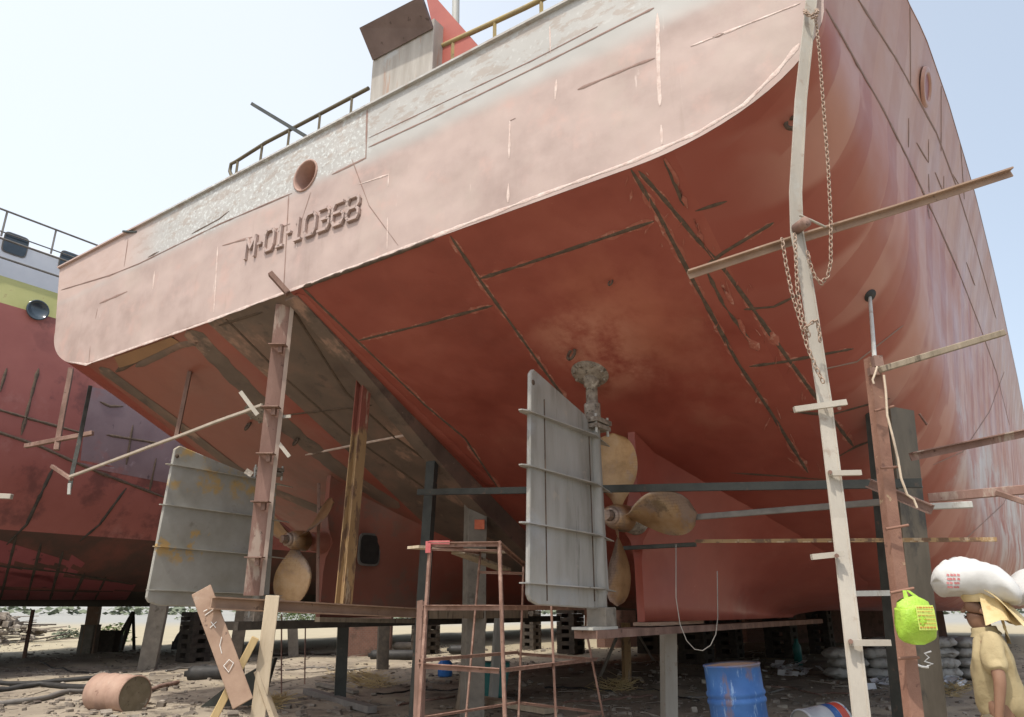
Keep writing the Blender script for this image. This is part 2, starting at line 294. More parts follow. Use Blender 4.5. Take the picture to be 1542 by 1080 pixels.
SACKW = mat('white_woven_sack', [(.50, .50, .485, 1), (.60, .60, .58, 1)], sc=5, rough=.75, bump=.12, bsc=60, over=[('n', (.62, .58, .5, 1), .4, 6, .58, .66)])
SACKG = mat('grey_woven_sack', [(.30, .29, .27, 1), (.44, .43, .40, 1)], sc=3, rough=.85, bump=.2, bsc=40, over=[('n', (.2, .17, .14, 1), .6, 5, .56, .66)])
SACKR = mat('sack_print', [(.50, .16, .16, 1), (.55, .25, .25, 1)], sc=30, rough=.8, bump=0)
SKIN = mat('skin', [(.20, .105, .065, 1), (.27, .155, .10, 1)], sc=6, rough=.5, bump=.05)
SHIRT = mat('tan_shirt_cloth', [(.35, .28, .155, 1), (.44, .36, .21, 1)], sc=4, rough=.9, bump=.5, bsc=11, dent=.03, over=[('n', (.36, .29, .16, 1), .5, 3, .56, .66)])
TROU = mat('printed_cloth', [(.10, .085, .06, 1), (.17, .14, .09, 1)], sc=10, rough=.9, bump=.2, over=[('n', (.35, .27, .15, 1), .7, 9, .56, .62)])
CLOTH = mat('yellow_head_cloth', [(.55, .42, .20, 1), (.68, .55, .32, 1)], sc=7, rough=.9, bump=.2, over=[('n', (.42, .26, .1, 1), .5, 8, .58, .66)])
HAIR = mat('black_hair', [(.012, .01, .009, 1), (.03, .025, .02, 1)], sc=30, rough=.6, bump=.3)
DCL = mat('dark_work_clothes', [(.03, .03, .035, 1), (.07, .065, .065, 1)], sc=8, rough=.9, bump=.2)
LIME = mat('lime_plastic', [(.27, .46, .035, 1), (.40, .60, .08, 1)], sc=9, rough=.35, bump=.8, bsc=16, dent=.02)
PRINT = mat('red_print', [(.45, .17, .05, 1), (.5, .25, .06, 1)], sc=20, rough=.7, bump=0)
LIMEP = mat('yellow_print_panel', [(.45, .56, .10, 1), (.52, .62, .15, 1)], sc=12, rough=.45, bump=0)
CHK = mat('chalk', [(.75, .75, .72, 1), (.85, .85, .82, 1)], sc=20, rough=.95, bump=0)
WHP = mat('white_painted_house', [(.62, .64, .68, 1), (.72, .73, .76, 1)], sc=1.2, rough=.5, bump=.03)
YGP = mat('yellow_green_paint', [(.36, .36, .13, 1), (.44, .43, .19, 1)], sc=1.5, rough=.6, bump=.05, over=[('n', (.3, .22, .1, 1), .6, 3, .62, .68)])
NHULL = mat('neighbour_red', [(.27, .085, .07, 1), (.36, .13, .11, 1)], sc=.5, rough=.6, bump=.05, over=[
    ('n', (.13, .05, .045, 1), .75, .7, .50, .62), ('n', (.38, .17, .15, 1), .5, .9, .58, .68), ('n', (.08, .07, .06, 1), .7, 3, .66, .7, (1, .3, 1))])
PURP = mat('purple_primer', [(.19, .13, .14, 1), (.26, .19, .20, 1)], sc=1.2, rough=.7, bump=.08, over=[('n', (.36, .3, .33, 1), .5, 1.6, .6, .68), ('n', (.07, .05, .06, 1), .8, 2, .64, .69, (2, 2, .7)), ('n', (.3, .12, .11, 1), .5, 1, .55, .66)])
MARO = mat('maroon_plate', [(.21, .055, .06, 1), (.30, .09, .10, 1)], sc=1.5, rough=.55, bump=.06, over=[('n', (.04, .025, .025, 1), .8, 2.5, .6, .66)])
GLASS = mat('dark_window_glass', [(.03, .045, .055, 1), (.06, .08, .1, 1)], sc=2, rough=.12, bump=0, spec=.6)
RAILY = mat('yellow_rail_paint', [(.36, .26, .08, 1), (.30, .24, .14, 1)], sc=6, rough=.6, bump=.2, over=[('n', (.14, .09, .05, 1), .7, 8, .56, .64)])
RAILD = mat('dark_rail', [(.10, .085, .055, 1), (.17, .14, .085, 1)], sc=6, rough=.6, bump=.2)
HOOD = mat('brown_plate', [(.14, .10, .09, 1), (.21, .155, .14, 1)], sc=3, rough=.6, bump=.08, over=[('n', (.06, .04, .03, 1), .6, 7, .6, .66)])
VENT = mat('streaked_grey_plate', [(.30, .27, .23, 1), (.44, .41, .37, 1)], sc=2.6, stretch=(4, 4, .4), rough=.6, bump=.1, over=[('n', (.36, .2, .13, 1), .6, 3, .55, .66, (4, 4, .4)), ('n', (.45, .46, .46, 1), .6, 3, .6, .7)])
REDP = mat('signal_red_paint', [(.33, .085, .065, 1), (.40, .12, .09, 1)], sc=2, rough=.5, bump=.05)
TEAL = mat('teal_plastic', [(.02, .13, .12, 1), (.04, .2, .18, 1)], sc=4, rough=.4, bump=.1)
BLUP = mat('blue_plastic', [(.03, .14, .45, 1), (.06, .22, .6, 1)], sc=4, rough=.3, bump=0)
HOTP = mat('pink_tape', [(.42, .09, .09, 1), (.5, .16, .15, 1)], sc=9, rough=.5, bump=0)
CANL = mat('can_label', [(.42, .46, .50, 1), (.55, .58, .6, 1)], sc=8, rough=.4, bump=.02, over=[('n', (.06, .1, .3, 1), .8, 6, .58, .62)])
CANR = mat('can_red_band', [(.5, .06, .04, 1), (.55, .1, .06, 1)], sc=8, rough=.4, bump=0)
LEAF = mat('scrub_leaves', [(.06, .09, .025, 1), (.13, .17, .05, 1)], sc=3, rough=.7, bump=0)
STRAW = mat('dry_straw', [(.38, .28, .12, 1), (.5, .38, .2, 1)], sc=5, rough=.9, bump=0)
FARG = mat('far_scrub', [(.10, .12, .08, 1), (.17, .19, .13, 1)], sc=2, rough=.9, bump=0)
GRND = mat('yard_dirt', [(.17, .142, .107, 1), (.30, .255, .195, 1), (.42, .36, .275, 1)], sc=.55, det=12, rough=.95, bump=.9, bsc=5, over=[
    ('n', (.12, .095, .075, 1), .8, 1.6, .54, .64), ('n', (.45, .38, .26, 1), .6, .35, .52, .64), ('n', (.08, .065, .05, 1), .8, 7, .60, .66), ('n', (.5, .46, .39, 1), .7, 11, .63, .68),
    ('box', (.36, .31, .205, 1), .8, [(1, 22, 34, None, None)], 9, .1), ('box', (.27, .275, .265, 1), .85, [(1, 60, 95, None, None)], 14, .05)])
DEBR = mat('debris_mix', [(.07, .055, .045, 1), (.2, .17, .14, 1), (.42, .38, .32, 1)], sc=1.9, rough=.95, bump=.2)
WHITEP = mat('white_plastic_scraps', [(.6, .62, .64, 1), (.75, .77, .8, 1)], sc=4, rough=.5, bump=0)

# ------------------------------------------------------------------ ground
def hgt(x, y):
    d = sqrt(x*x+y*y); k = 1/(1+(d/70)**2)
    return .10*noise.noise(V((x*.25, y*.25, 0)))*k + .06*noise.noise(V((x*1.1, y*1.1, 3)))*k + .02*noise.noise(V((x*4, y*4, 9)))*k*(d < 40) + .17*exp(-((x-2.7)**2+(y-8.6)**2)/4)
def axis_pts():
    a = [i*.22 for i in range(0, 120)]; st = .25
    while a[-1] < 1500: st *= 1.12; a.append(a[-1]+st)
    return a
ap = axis_pts(); xs = [-q for q in ap[:0:-1]] + ap; ys = [-q for q in ap[:0:-1] if q < 1500][-60:] + ap
xs = [x - 4 for x in xs]
g = MB(); g.grid([[V((x, y, hgt(x, y))) for x in xs] for y in ys], True)
go = g.build('ground', GRND, loc=(0, 0, 0)); tag(go, 'bare littered dirt of the ship breaking yard', 'ground', kind='structure')
wtr = MB(); wtr.add([(-1500, 190, .02), (-1500, 260, .02), (600, 330, .02), (600, 250, .02)], [(0, 3, 2, 1)])
def gz(p): return V((p[0], p[1], hgt(p[0], p[1])))
def G(px, py): return gz(AZ(px, py, 0))

# ------------------------------------------------------------------ the big ship
ship = empty('cargo_ship', sh(LX, LS, 0), 'big ship stern with pink primed transom and red oxide bottom on props', 'ship', rz=-ANG)
X63 = [(5.35, -.62), (6.3, -.54), (7.1, -.46), (9.5, -.32), (11.6, -.22), (18, -.05), (24, .05), (40, .15), (56, -.3)]
X77 = [(5.35, -.22), (7.4, -.05), (8, .03), (9.5, .12), (12.2, .22), (16, .30), (24, .40), (40, .5), (56, .1)]
XF = [(5.35, -2.4), (8, -2.45), (11, -2.2), (14, -1.75), (60, -1.6)]
DZ = 7.66
def zb(s):
    z = 5.39 - .5*(s-5.35)
    k = .6; b = 1.5
    return b + .5*((z-b) + sqrt((z-b)**2 + .25))- .0
def zt(s): return tab(s, [(5.35, 6.3), (7.5, 5.9), (10, 4.9), (14, 3.2), (60, 3.1)])
def sidex(s, z):
    a, b = tab(s, X63), tab(s, X77); k = (b-a)/1.4
    x = a + k*(z-6.3)
    return x if z >= 6.3 else a + k*.5*(z-6.3)
def section(s, n=14):                   # bottom curve points on the near side from the flat's edge to the deck
    pts = []; xf, z0, z1 = tab(s, XF), zb(s), zt(s); x1 = sidex(s, z1)
    for i in range(n+1):
        a = pi/2*i/n; pts.append((xf + (x1-xf)*sin(a), z0 + (z1-z0)*(1-cos(a))))
    for j in range(1, 7): z = z1 + (DZ-z1)*j/6; pts.append((sidex(s, z), z))
    return pts
ST = [5.35 + .35*i for i in range(26)] + [15+1.5*i for i in range(28)]
secs = [section(s) for s in ST]; NB = 15
mir = lambda x: 2*LX - x
bot = MB(); sidn = MB(); sidf = MB()
flat = lambda s, sg: [(lerp(LX, tab(s, XF), j/8), zb(s)) for j in range(8)]
def split_rows(i0, i1): return [[sh(x, ST[i], z) for x, z in secs[i][i0:i1]] for i in range(len(ST))]
nearb = [[sh(x, s, z) for x, z in flat(s, 1) + secs[i][0:3]] for i, s in enumerate(ST)]
farb = [[sh(mir(x), s, z) for x, z in flat(s, 1) + secs[i][0:3]] for i, s in enumerate(ST)]
ns_ = split_rows(2, 99); fs_ = [[sh(mir(x), ST[i], z) for x, z in secs[i][2:]] for i in range(len(ST))]
allh = MB(); allh.grid(nearb); allh.grid(farb); allh.grid(ns_); allh.grid(fs_)
# faces of the far half's inner strip are bare plate
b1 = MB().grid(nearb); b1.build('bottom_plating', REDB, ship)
jx = 3   # bare columns (centre to about x = -9.2)
MB().grid([r[:4] for r in farb]).build('bare_bottom_plating', BARE, ship)
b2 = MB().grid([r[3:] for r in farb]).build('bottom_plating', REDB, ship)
side = MB().grid(ns_).build('side_plating', REDS, ship)
MB().grid(fs_).build('side_plating', REDS, ship)
# transom plate with the round fairlead opening
def circ(cx, cz, r, n=28): return [(cx + r*cos(2*pi*i/n), cz + r*sin(2*pi*i/n)) for i in range(n)]
HX, HZ, HR = -7.11, 7.06, .215
S0 = LS - .004
bc = section(5.35, 16)
out = [(x, z) for x, z in bc]; out = [(mir(x), z) for x, z in bc][::-1] + out
bm = bmesh.new()
def ring(pts): vs = [bm.verts.new(sh(x, S0, z)) for x, z in pts]; return [bm.edges.new((vs[i], vs[(i+1) % len(vs)])) for i in range(len(vs))]
es = ring(out) + ring(circ(HX, HZ, HR))
bmesh.ops.triangle_fill(bm, use_beauty=True, edges=es, use_dissolve=False)
bmesh.ops.recalc_face_normals(bm, faces=bm.faces)
me = bpy.data.meshes.new('transom_plate'); bm.to_mesh(me); bm.free(); me.materials.append(PINK)
tr = link('transom_plate', me, ship)
fr = MB(); n = 28
for (r0, z_, s_) in (): pass
rg = [(HR+.022, .0), (HR+.02, .02), (HR+.004, .024), (HR-.008, .01), (HR-.008, -.38)]
fr.grid([[sh(HX + r*cos(2*pi*k/n), LS - d, HZ + r*sin(2*pi*k/n)) for k in range(n+1)] for r, d in rg]); fr.build('fairlead_ring', mat('ring_primer', [(.30, .19, .15, 1), (.42, .27, .22, 1)], sc=5, rough=.7), ship)
fb = MB(); fb.prism([sh(x, LS+.37, z) for x, z in circ(HX, HZ, HR+.1, 20)], EY*.02); fb.build('fairlead_back', REDP, ship)
# deck, edge bar
dk = MB(); dk.grid([[sh(x, s, DZ-.02) for x in (mir(sidex(s, DZ)), LX, sidex(s, DZ))] for s in ST]); dk.build('deck', BARE, ship)
eb = MB(); e0, e1 = sh(mir(sidex(5.35, DZ)), S0, DZ), sh(sidex(5.35, DZ), S0, DZ); eb.bar(e0 - EY*.01, e1 - EY*.01, .07, .03); eb.build('edge_bar', PINK, ship)
BV = BVHTree.FromPolygons([p for p in allh.v], allh.f)
# skegs
def skeg(cx, cut):
    m = MB(); rows = []
    TW = [(8.62, .05), (9.06, .12), (9.7, .5), (11, 1.35), (12.5, 2.1), (14, 2.3)]
    for s in [8.62, 8.8, 9.06, 9.35, 9.7, 10.2, 10.7, 11.2, 11.8, 12.5, 13.2, 14]:
        top = zb(s) + .03; w0 = tab(s, TW); wb = .05 + .30*sm((s-8.62)/2.5); r = []
        for sg in (-1, 1):
            lst = [(0, 1.43), (wb, 1.43)] if sg == 1 else [(-wb, 1.43)]
            for j in range(1, 11):
                t = j/10; z = 1.43 + (top-1.43)*t
                wv = wb + (w0-wb)*t**2.2
                bos = .19*exp(-((z-2.64)/.2)**2)*(1-sm((s-8.6)/2.2)); wv = max(wv, .05+bos)
                lst.append((sg*wv, z))
            r = (lst[::-1] + r) if sg == -1 else (r + lst)
        rows.append([sh(cx + x, s, z) for x, z in r])
    m.grid(rows); nn = len(rows[0]); m.add(rows[0], [list(range(nn))])
    return m
for cx in (-4.12, -9.95):
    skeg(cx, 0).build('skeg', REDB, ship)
    m = MB(); m.lathe(sh(cx, 8.34, 2.64), EY, [(0, .0), (0, .13), (.02, .15), (.34, .19)], 20); m.build('stern_tube', CAST if cx > -5 else REDB, ship)
SK = skeg(-4.12, 0); SKB = BVHTree.FromPolygons(SK.v, SK.f); SK2 = skeg(-9.95, 0)
ALLB = BVHTree.FromPolygons(list(allh.v) + list(SK.v) + list(SK2.v), allh.f + [[len(allh.v)+i for i in f] for f in SK.f] + [[len(allh.v)+len(SK.v)+i for i in f] for f in SK2.f])
def hull(px, py, bv=None):
    h_ = (bv or BV).ray_cast(CAM, ray(px, py).normalized(), 200)
    if h_[0] is None: return None, None
    n_ = h_[1] if h_[1].dot(ray(px, py)) < 0 else -h_[1]
    return h_[0], n_
def strip(mb, poly, wd, off, jit=.0, bv=None, step=9, transom=False, broken=0):
    pts = []
    for (x0, y0), (x1, y1) in zip(poly, poly[1:]):
        k = max(2, int(sqrt((x1-x0)**2+(y1-y0)**2)/step))
        for i in range(k): t = i/k; pts.append((x0+(x1-x0)*t, y0+(y1-y0)*t))
    pts.append(poly[-1]); seq = []
    for p in pts:
        if transom: q, n_ = AS(p[0], p[1], S0), -EY
        else:
            q, n_ = hull(p[0], p[1], bv)
            if q is None: seq.append(None); continue
        seq.append((q, n_))
    run = []
    def flush():
        if len(run) > 1:
            rows = []
            for i, (q, n_) in enumerate(run):
                d = (run[min(i+1, len(run)-1)][0] - run[max(i-1, 0)][0]).normalized(); u = d.cross(n_).normalized()
                ww = wd*(1 + jit*noise.noise(q*7 + V((wd*50, 0, 0)))*1.6)
                if i in (0, len(run)-1): ww *= .3
                rows.append([q + u*ww/2 + n_*.002, q + u*ww*.3 + n_*off, q - u*ww*.3 + n_*off, q - u*ww/2 + n_*.002])
            mb.grid(rows, True)
    last = None
    for e in seq:
        if e is None or (last is not None and (e[0]-last).length > 1.2) or (broken and e is not None and noise.noise(e[0]*2.3 + V((9, 1, 4))) > broken):
            flush(); run = []; last = None
            if e is None: continue
            if not broken: run = [e]; last = e[0]
            continue
        run.append(e); last = e[0]
    flush()
heavy = [[(945, 247), (990, 320), (1045, 425), (1110, 545), (1160, 620), (1217, 712)], [(955, 250), (1000, 300), (1045, 355), (1090, 405), (1130, 460), (1190, 545), (1230, 600), (1285, 672)],
         [(678, 355), (725, 425), (800, 530), (850, 600)], [(455, 433), (540, 515), (640, 610), (700, 660), (752, 738)], [(540, 513), (640, 488), (742, 460)], [(722, 420), (830, 385), (985, 333)],
         [(1040, 418), (1090, 380), (1165, 335)], [(1128, 552), (1180, 545), (1285, 525)]]
thin = [[(1047, 318), (1095, 303)], [(1120, 466), (1165, 462), (1210, 440)], [(1060, 400), (1090, 460), (1140, 528)], [(1000, 240), (1030, 310)], [(1190, 620), (1250, 625), (1340, 600)], [(1240, 700), (1290, 672), (1345, 652)], [(1100, 712), (1160, 716), (1240, 722)]]
for pl in heavy:
    m = MB(); strip(m, pl, .042, .005, .3); m.build('weld_seam', SEAM, ship)
    m = MB(); strip(m, [(x+random.uniform(-2, 2), y) for x, y in pl], .062, .0025, 1.2); m.build('ground_strip', CHALK, ship)
for pl in thin:
    m = MB(); strip(m, pl, .032, .004, .6); m.build('weld_seam', SEAM, ship)
m = MB()
for pl in [[(1000, 238), (1015, 262), (1030, 300), (1036, 315)], [(1045, 330), (1062, 372), (1075, 390)], [(1085, 425), (1105, 460)], [(1112, 480), (1122, 505), (1143, 527)], [(1092, 420), (1100, 445)], [(1160, 500), (1172, 520)]]: strip(m, pl, .05, .008, 2)
for k in range(46):                                 # scraped marks beside the seams
    pl = random.choice(heavy[:2]); a, b = random.choice(list(zip(pl, pl[1:]))); t = random.random(); x, y = lerp(a[0], b[0], t)+random.uniform(-24, 24), lerp(a[1], b[1], t)
    strip(m, [(x, y), (x+random.uniform(-10, 10), y+random.uniform(4, 22))], .018, .006, 1)
m.pieces('scrape_mark', CHALK, ship)
for pl in [[(1238, 5), (1268, 55), (1290, 95), (1330, 165), (1365, 235), (1400, 310), (1440, 400), (1475, 490), (1500, 560), (1520, 640)], [(1290, -4), (1350, 90), (1410, 200), (1440, 280), (1470, 375), (1500, 480)],
           [(1405, 700), (1450, 680), (1490, 620), (1512, 560)], [(1450, 815), (1510, 760), (1542, 700)], [(1222, 560), (1290, 545), (1360, 490)]]:
    m = MB(); strip(m, pl, .03 if pl[0][0] < 1300 and pl[0][1] < 10 else .02, .006, .5); m.build('shell_seam', DSEAM, ship)
for a, b in [((1368, 178), (1368, 222)), ((1398, 210), (1398, 245)), ((1380, 215), (1398, 245)), ((1408, 260), (1425, 300)), ((1421, 265), (1421, 292)), ((1398, 262), (1399, 290)), ((1417, 130), (1417, 228)), ((1370, 0), (1371, 130)), ((1445, 200), (1452, 300)), ((1434, 262), (1448, 285)), ((1395, 300), (1400, 330)), ((1455, 395), (1468, 430))]:
    m = MB(); strip(m, [a, b], .03, .006, .6); m.build('shell_seam', DSEAM, ship)
# unpainted bands on the far half
for pl, wd, mm in [([(150, 553), (250, 625), (340, 695), (400, 735), (560, 800)], .32, BARE), ([(285, 497), (360, 575), (440, 650), (520, 715), (600, 765)], .40, BARE), ([(262, 508), (175, 560)], .10, SEAM), ([(300, 515), (270, 520), (205, 552)], .12, BARE),
                   ([(340, 480), (430, 570), (520, 650), (640, 735)], .05, SEAM), ([(440, 465), (520, 590), (590, 655), (700, 735)], .05, SEAM), ([(460, 685), (560, 665), (640, 650)], .05, PSEAM), ([(430, 625), (560, 610)], .03, SEAM), ([(395, 470), (330, 490)], .04, SEAM)]:
    m = MB(); strip(m, pl, wd, .012, .15); m.build('bare_band' if mm is BARE else 'weld_seam', mm, ship)
m = MB(); OCH = mat('ochre_primer_plate', [(.26, .15, .08, 1), (.33, .19, .10, 1)], sc=3, rough=.7, bump=.1)
m.prism([hull(x, y)[0] + V((0, 0, -.008)) for x, y in [(172, 537), (258, 507), (270, 514), (205, 545), (180, 553)]], (0, 0, -.006)); m.build('ochre_plate', OCH, ship)
# centreline box keel, deeper forward
kb = MB()
for a, b in [(5.42, 13.0)]:
    rows = []
    for i in range(16):
        s = a + (b-a)*i/15; dp = .05 + .32*sm((s-a)/4); z = zb(s) + .01
        rows.append([sh(-7.12, s, z), sh(-7.12, s, z-dp), sh(-7.36, s, z-dp), sh(-7.36, s, z)])
    kb.grid(rows, False); kb.add(rows[0], [(0, 1, 2, 3)])
kb.build('centre_keel', BARE, ship)
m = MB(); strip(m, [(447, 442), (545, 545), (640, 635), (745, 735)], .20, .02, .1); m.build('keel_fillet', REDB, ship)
# ring plates, lugs, holes on the hull
def lug(px, py, size=.09, mm=SEAM):
    q, n_ = hull(px, py); 
    if q is None: return
    m = MB(); c = q + n_*size*.6; u = n_.orthogonal().normalized(); w_ = n_.cross(u)
    m.tube([c + (n_*cos(t)*size*.8 + w_*sin(t)*size*.5) for t in [i*pi/8 for i in range(17)]], size*.2, 6, caps=False)
    m.build('lifting_lug', mm, ship)
for p in [(862, 528), (376, 637), (448, 660), (1188, 182), (920, 423)]: lug(*p, size=.10 if p[0] != 920 else .05)
q, n_ = hull(1310, 445); m = MB(); m.lathe(q - n_*.01, n_, [(0, .07), (.02, .07), (.021, 0)], 14); m.build('drain_socket', BLACK, ship)
q, n_ = hull(1393, 132); m = MB(); u = EY; w_ = n_.cross(u).normalized()
m.grid([[q + n_*d + (u*cos(t)*r*1.5 + w_*sin(t)*r) for t in [2*pi*k/26 for k in range(27)]] for r, d in [(.20, .0), (.19, .03), (.145, .035), (.13, .012)]]); m.build('fairlead_ring', REDS, ship)
m = MB(); m.add([q + n_*.012 + (u*cos(t)*.13*1.5 + w_*sin(t)*.13) for t in [2*pi*k/26 for k in range(26)]], [list(range(26))]); m.build('fairlead_back', REDB, ship)
# transom seams
for pl, wd, mm, bk in [([(92, 437), (165, 415), (210, 397), (330, 338), (440, 291)], .025, DSEAM, 0), ([(92, 437), (165, 415), (210, 397), (330, 338), (440, 291)], .02, DSEAM, 0), ([(555, 222), (650, 178), (830, 90), (985, 12)], .025, DSEAM, 0), ([(555, 208), (660, 158), (800, 92), (900, 40)], .015, DSEAM, 0),
    ([(553, 165), (551, 238), (500, 263)], .03, DSEAM, 0), ([(768, 182), (870, 135), (960, 97), (1125, 38)], .03, DSEAM, .12), ([(768, 182), (765, 305)], .035, PSEAM, .2), ([(990, 20), (992, 120), (997, 218)], .035, PSEAM, .25), ([(585, 262), (583, 375)], .025, PSEAM, .25),
    ([(540, 278), (585, 263)], .02, PSEAM, 0), ([(400, 352), (437, 337)], .03, DSEAM, 0), ([(335, 370), (398, 352)], .03, DSEAM, .1), ([(150, 457), (192, 439)], .035, DSEAM, 0), ([(147, 465), (144, 480)], .03, DSEAM, 0), ([(137, 510), (134, 545)], .03, DSEAM, .2), ([(193, 360), (187, 402)], .03, DSEAM, 0),
    ([(435, 293), (427, 440)], .02, DSEAM, 0), ([(468, 290), (455, 330)], .015, DSEAM, 0), ([(447, 355), (445, 425)], .02, PSEAM, .1), ([(838, 120), (836, 150)], .03, PSEAM, 0), ([(233, 408), (230, 436)], .03, PSEAM, 0), ([(328, 372), (322, 470)], .03, PSEAM, 0), ([(1040, 70), (1205, 5)], .02, PSEAM, 0),
    ([(828, 40), (829, 80)], .02, PSEAM, 0), ([(105, 545), (130, 549), (200, 524), (300, 489), (460, 429), (620, 369), (800, 299), (950, 244), (1050, 200), (1120, 158), (1170, 108), (1204, 66)], .035, PSEAM, 0), ([(530, 240), (556, 310), (600, 370)], .012, DSEAM, 0), ([(215, 392), (330, 330), (345, 318)], .03, SEAM, .1)]:
    m = MB(); strip(m, pl, wd, .004, .5, transom=True, broken=bk); m.pieces('weld_seam', mm, ship)
m = MB(); strip(m, [(455, 433), (620, 373), (800, 303), (950, 249), (1050, 205), (1120, 166), (1172, 114), (1203, 75)], .05, .02, .5); m.build('lower_edge_weld', SEAM, ship)
# welded registration digits (stroke letters)
GLY = {'M': [[(0, 0), (0, 1), (.5, .45), (1, 1), (1, 0)]], '-': [[(.1, .5), (.8, .5)]], '0': [[(.2, 0), (0, .2), (0, .8), (.2, 1), (.8, 1), (1, .8), (1, .2), (.8, 0), (.2, 0)]], '1': [[(.2, .75), (.5, 1), (.5, 0)], [(.1, 0), (.9, 0)]],
       '3': [[(0, 1), (.8, 1), (1, .8), (1, .6), (.8, .5), (.3, .5)], [(.8, .5), (1, .4), (1, .2), (.8, 0), (0, 0)]], '6': [[(.9, 1), (.2, 1), (0, .8), (0, .2), (.2, 0), (.8, 0), (1, .2), (1, .4), (.8, .55), (0, .55)]],
       '8': [[(.2, .5), (0, .3), (0, .15), (.15, 0), (.85, 0), (1, .15), (1, .35), (.8, .5), (.2, .5), (0, .65), (0, .85), (.15, 1), (.85, 1), (1, .85), (1, .65), (.8, .5)]]}
def shp(p): return p.dot(EX), p.z
xa, za = shp(AS(371, 391, S0)); xb, zb_ = shp(AS(541, 328, S0)); ht = .31
txt = 'M-01-10368'; wds = [1.0, .45, .95, .75, .45, .75, 1, 1, 1, 1]; tot = sum(wds) + .30*9; sx = (xb-xa)/tot; x = xa
for ch, wd in zip(txt, wds):
    m = MB(); md = MB()
    for st in GLY[ch]:
        pp = [(x + q[0]*wd*sx, za + (zb_-za)*(x+q[0]*wd*sx-xa)/(xb-xa) + q[1]*ht) for q in st]
        for (ax, az), (bx_, bz) in zip(pp, pp[1:]):
            L_ = sqrt((bx_-ax)**2+(bz-az)**2); ex_ = .02/L_*.5
            a_, b_ = sh(lerp(ax, bx_, -ex_), S0-.02, lerp(az, bz, -ex_)), sh(lerp(ax, bx_, 1+ex_), S0-.02, lerp(az, bz, 1+ex_))
            m.bar(a_, b_, .034, .04, up=EY); md.bar(a_ + EY*.016 - V((0, 0, .012)), b_ + EY*.016 - V((0, 0, .012)), .05, .008, up=EY)  # dark weld backing, wider and set lower, also paints the shadow below each stroke
    m.build('raised_letter', PINK, ship); md.build('letter_weld_shadow', DSEAM, ship); x += (wd+.30)*sx
# rails
def rail(pts_px, s, top_off, posts, mm, rr=.03):
    m = MB(); m.tube([AS(x, y, s) for x, y in pts_px], rr, 8)
    o = m.build('hand_rail', mm, ship)
    for (x, y0, y1) in posts:
        m = MB(); a, b = AS(x, y0, s), AS(x, y1, s); b = V((a.x, a.y, DZ)); m.bar(a, b, .04, .035); m.build('rail_post', mm, ship)
rail([(350, 268), (346, 258), (348, 247), (356, 243), (400, 215), (455, 186), (555, 133)], 5.6, 0, [(358, 244, 270), (395, 219, 250), (436, 196, 225), (482, 173, 202), (530, 148, 180)], RAILD, .028)
rail([(652, 76), (745, 33), (790, 12), (890, -38), (1000, -95)], 5.6, 0, [(682, 66, 102), (745, 34, 68), (815, 4, 35), (890, -36, -5)], RAILY, .032)
m = MB(); m.tube([AS(650, 114, 5.45), AS(740, 70, 5.45), AS(890, -3, 5.45)], .014, 6); m.build('edge_pipe', RAILY, ship)
# vent trunk with its open hood, red bracket, pipe
va, vb = AS(556, 160, 5.42), AS(650, 116, 5.42); 
def up(p, z): return V((p.x, p.y, z))
va, vb = up(va, DZ-.02), up(vb, DZ-.02)
m = MB(); m.prism([va, vb, up(vb, 8.60), up(va, 8.62)], EY*.55); m.build('vent_trunk', VENT, ship, bevel=.006)
h0, h1, h2, h3 = AS(561, 91, 5.40), AS(651, 43, 5.40), AS(634, -6, 5.12), AS(541, 42, 5.12)
m = MB(); m.prism([h0, h1, h2, h3], EY*.03 + V((0, 0, .03))); m.build('vent_hood', HOOD, ship)
m = MB(); m.prism([AS(649, 116, 5.6), AS(652, 43, 5.6), AS(640, -12, 5.6), AS(652, -8, 5.6), AS(728, 78, 5.6)], EY*.05); m.build('red_bracket', REDP, ship)
m = MB(); m.tube([AS(686, 45, 7), AS(687, -60, 7)], .06, 12); m.build('mast_pipe', GALV, ship)
m = MB(); m.bar(AS(380, 157, 5.3), AS(473, 213, 5.38), .05, .05); solo('steel_bar', m, DARKS, 'dark square bar jutting up to the left from the top edge of the pink transom', 'bar')
m = MB(); m.bar(AS(186, 349, 5.3), AS(207, 350, 5.36), .05, .03); solo('steel_offcut', m, DARKS, 'tiny dark stub sticking out left of the transom top near the white house', 'bar')
m = MB(); m.bar(AS(407, 412, 5.10), AS(434, 442, 5.28), .10, .06); solo('steel_offcut', m, RUST, 'short brown steel offcut wedged on top of the pink prop at the transom edge', 'offcut')

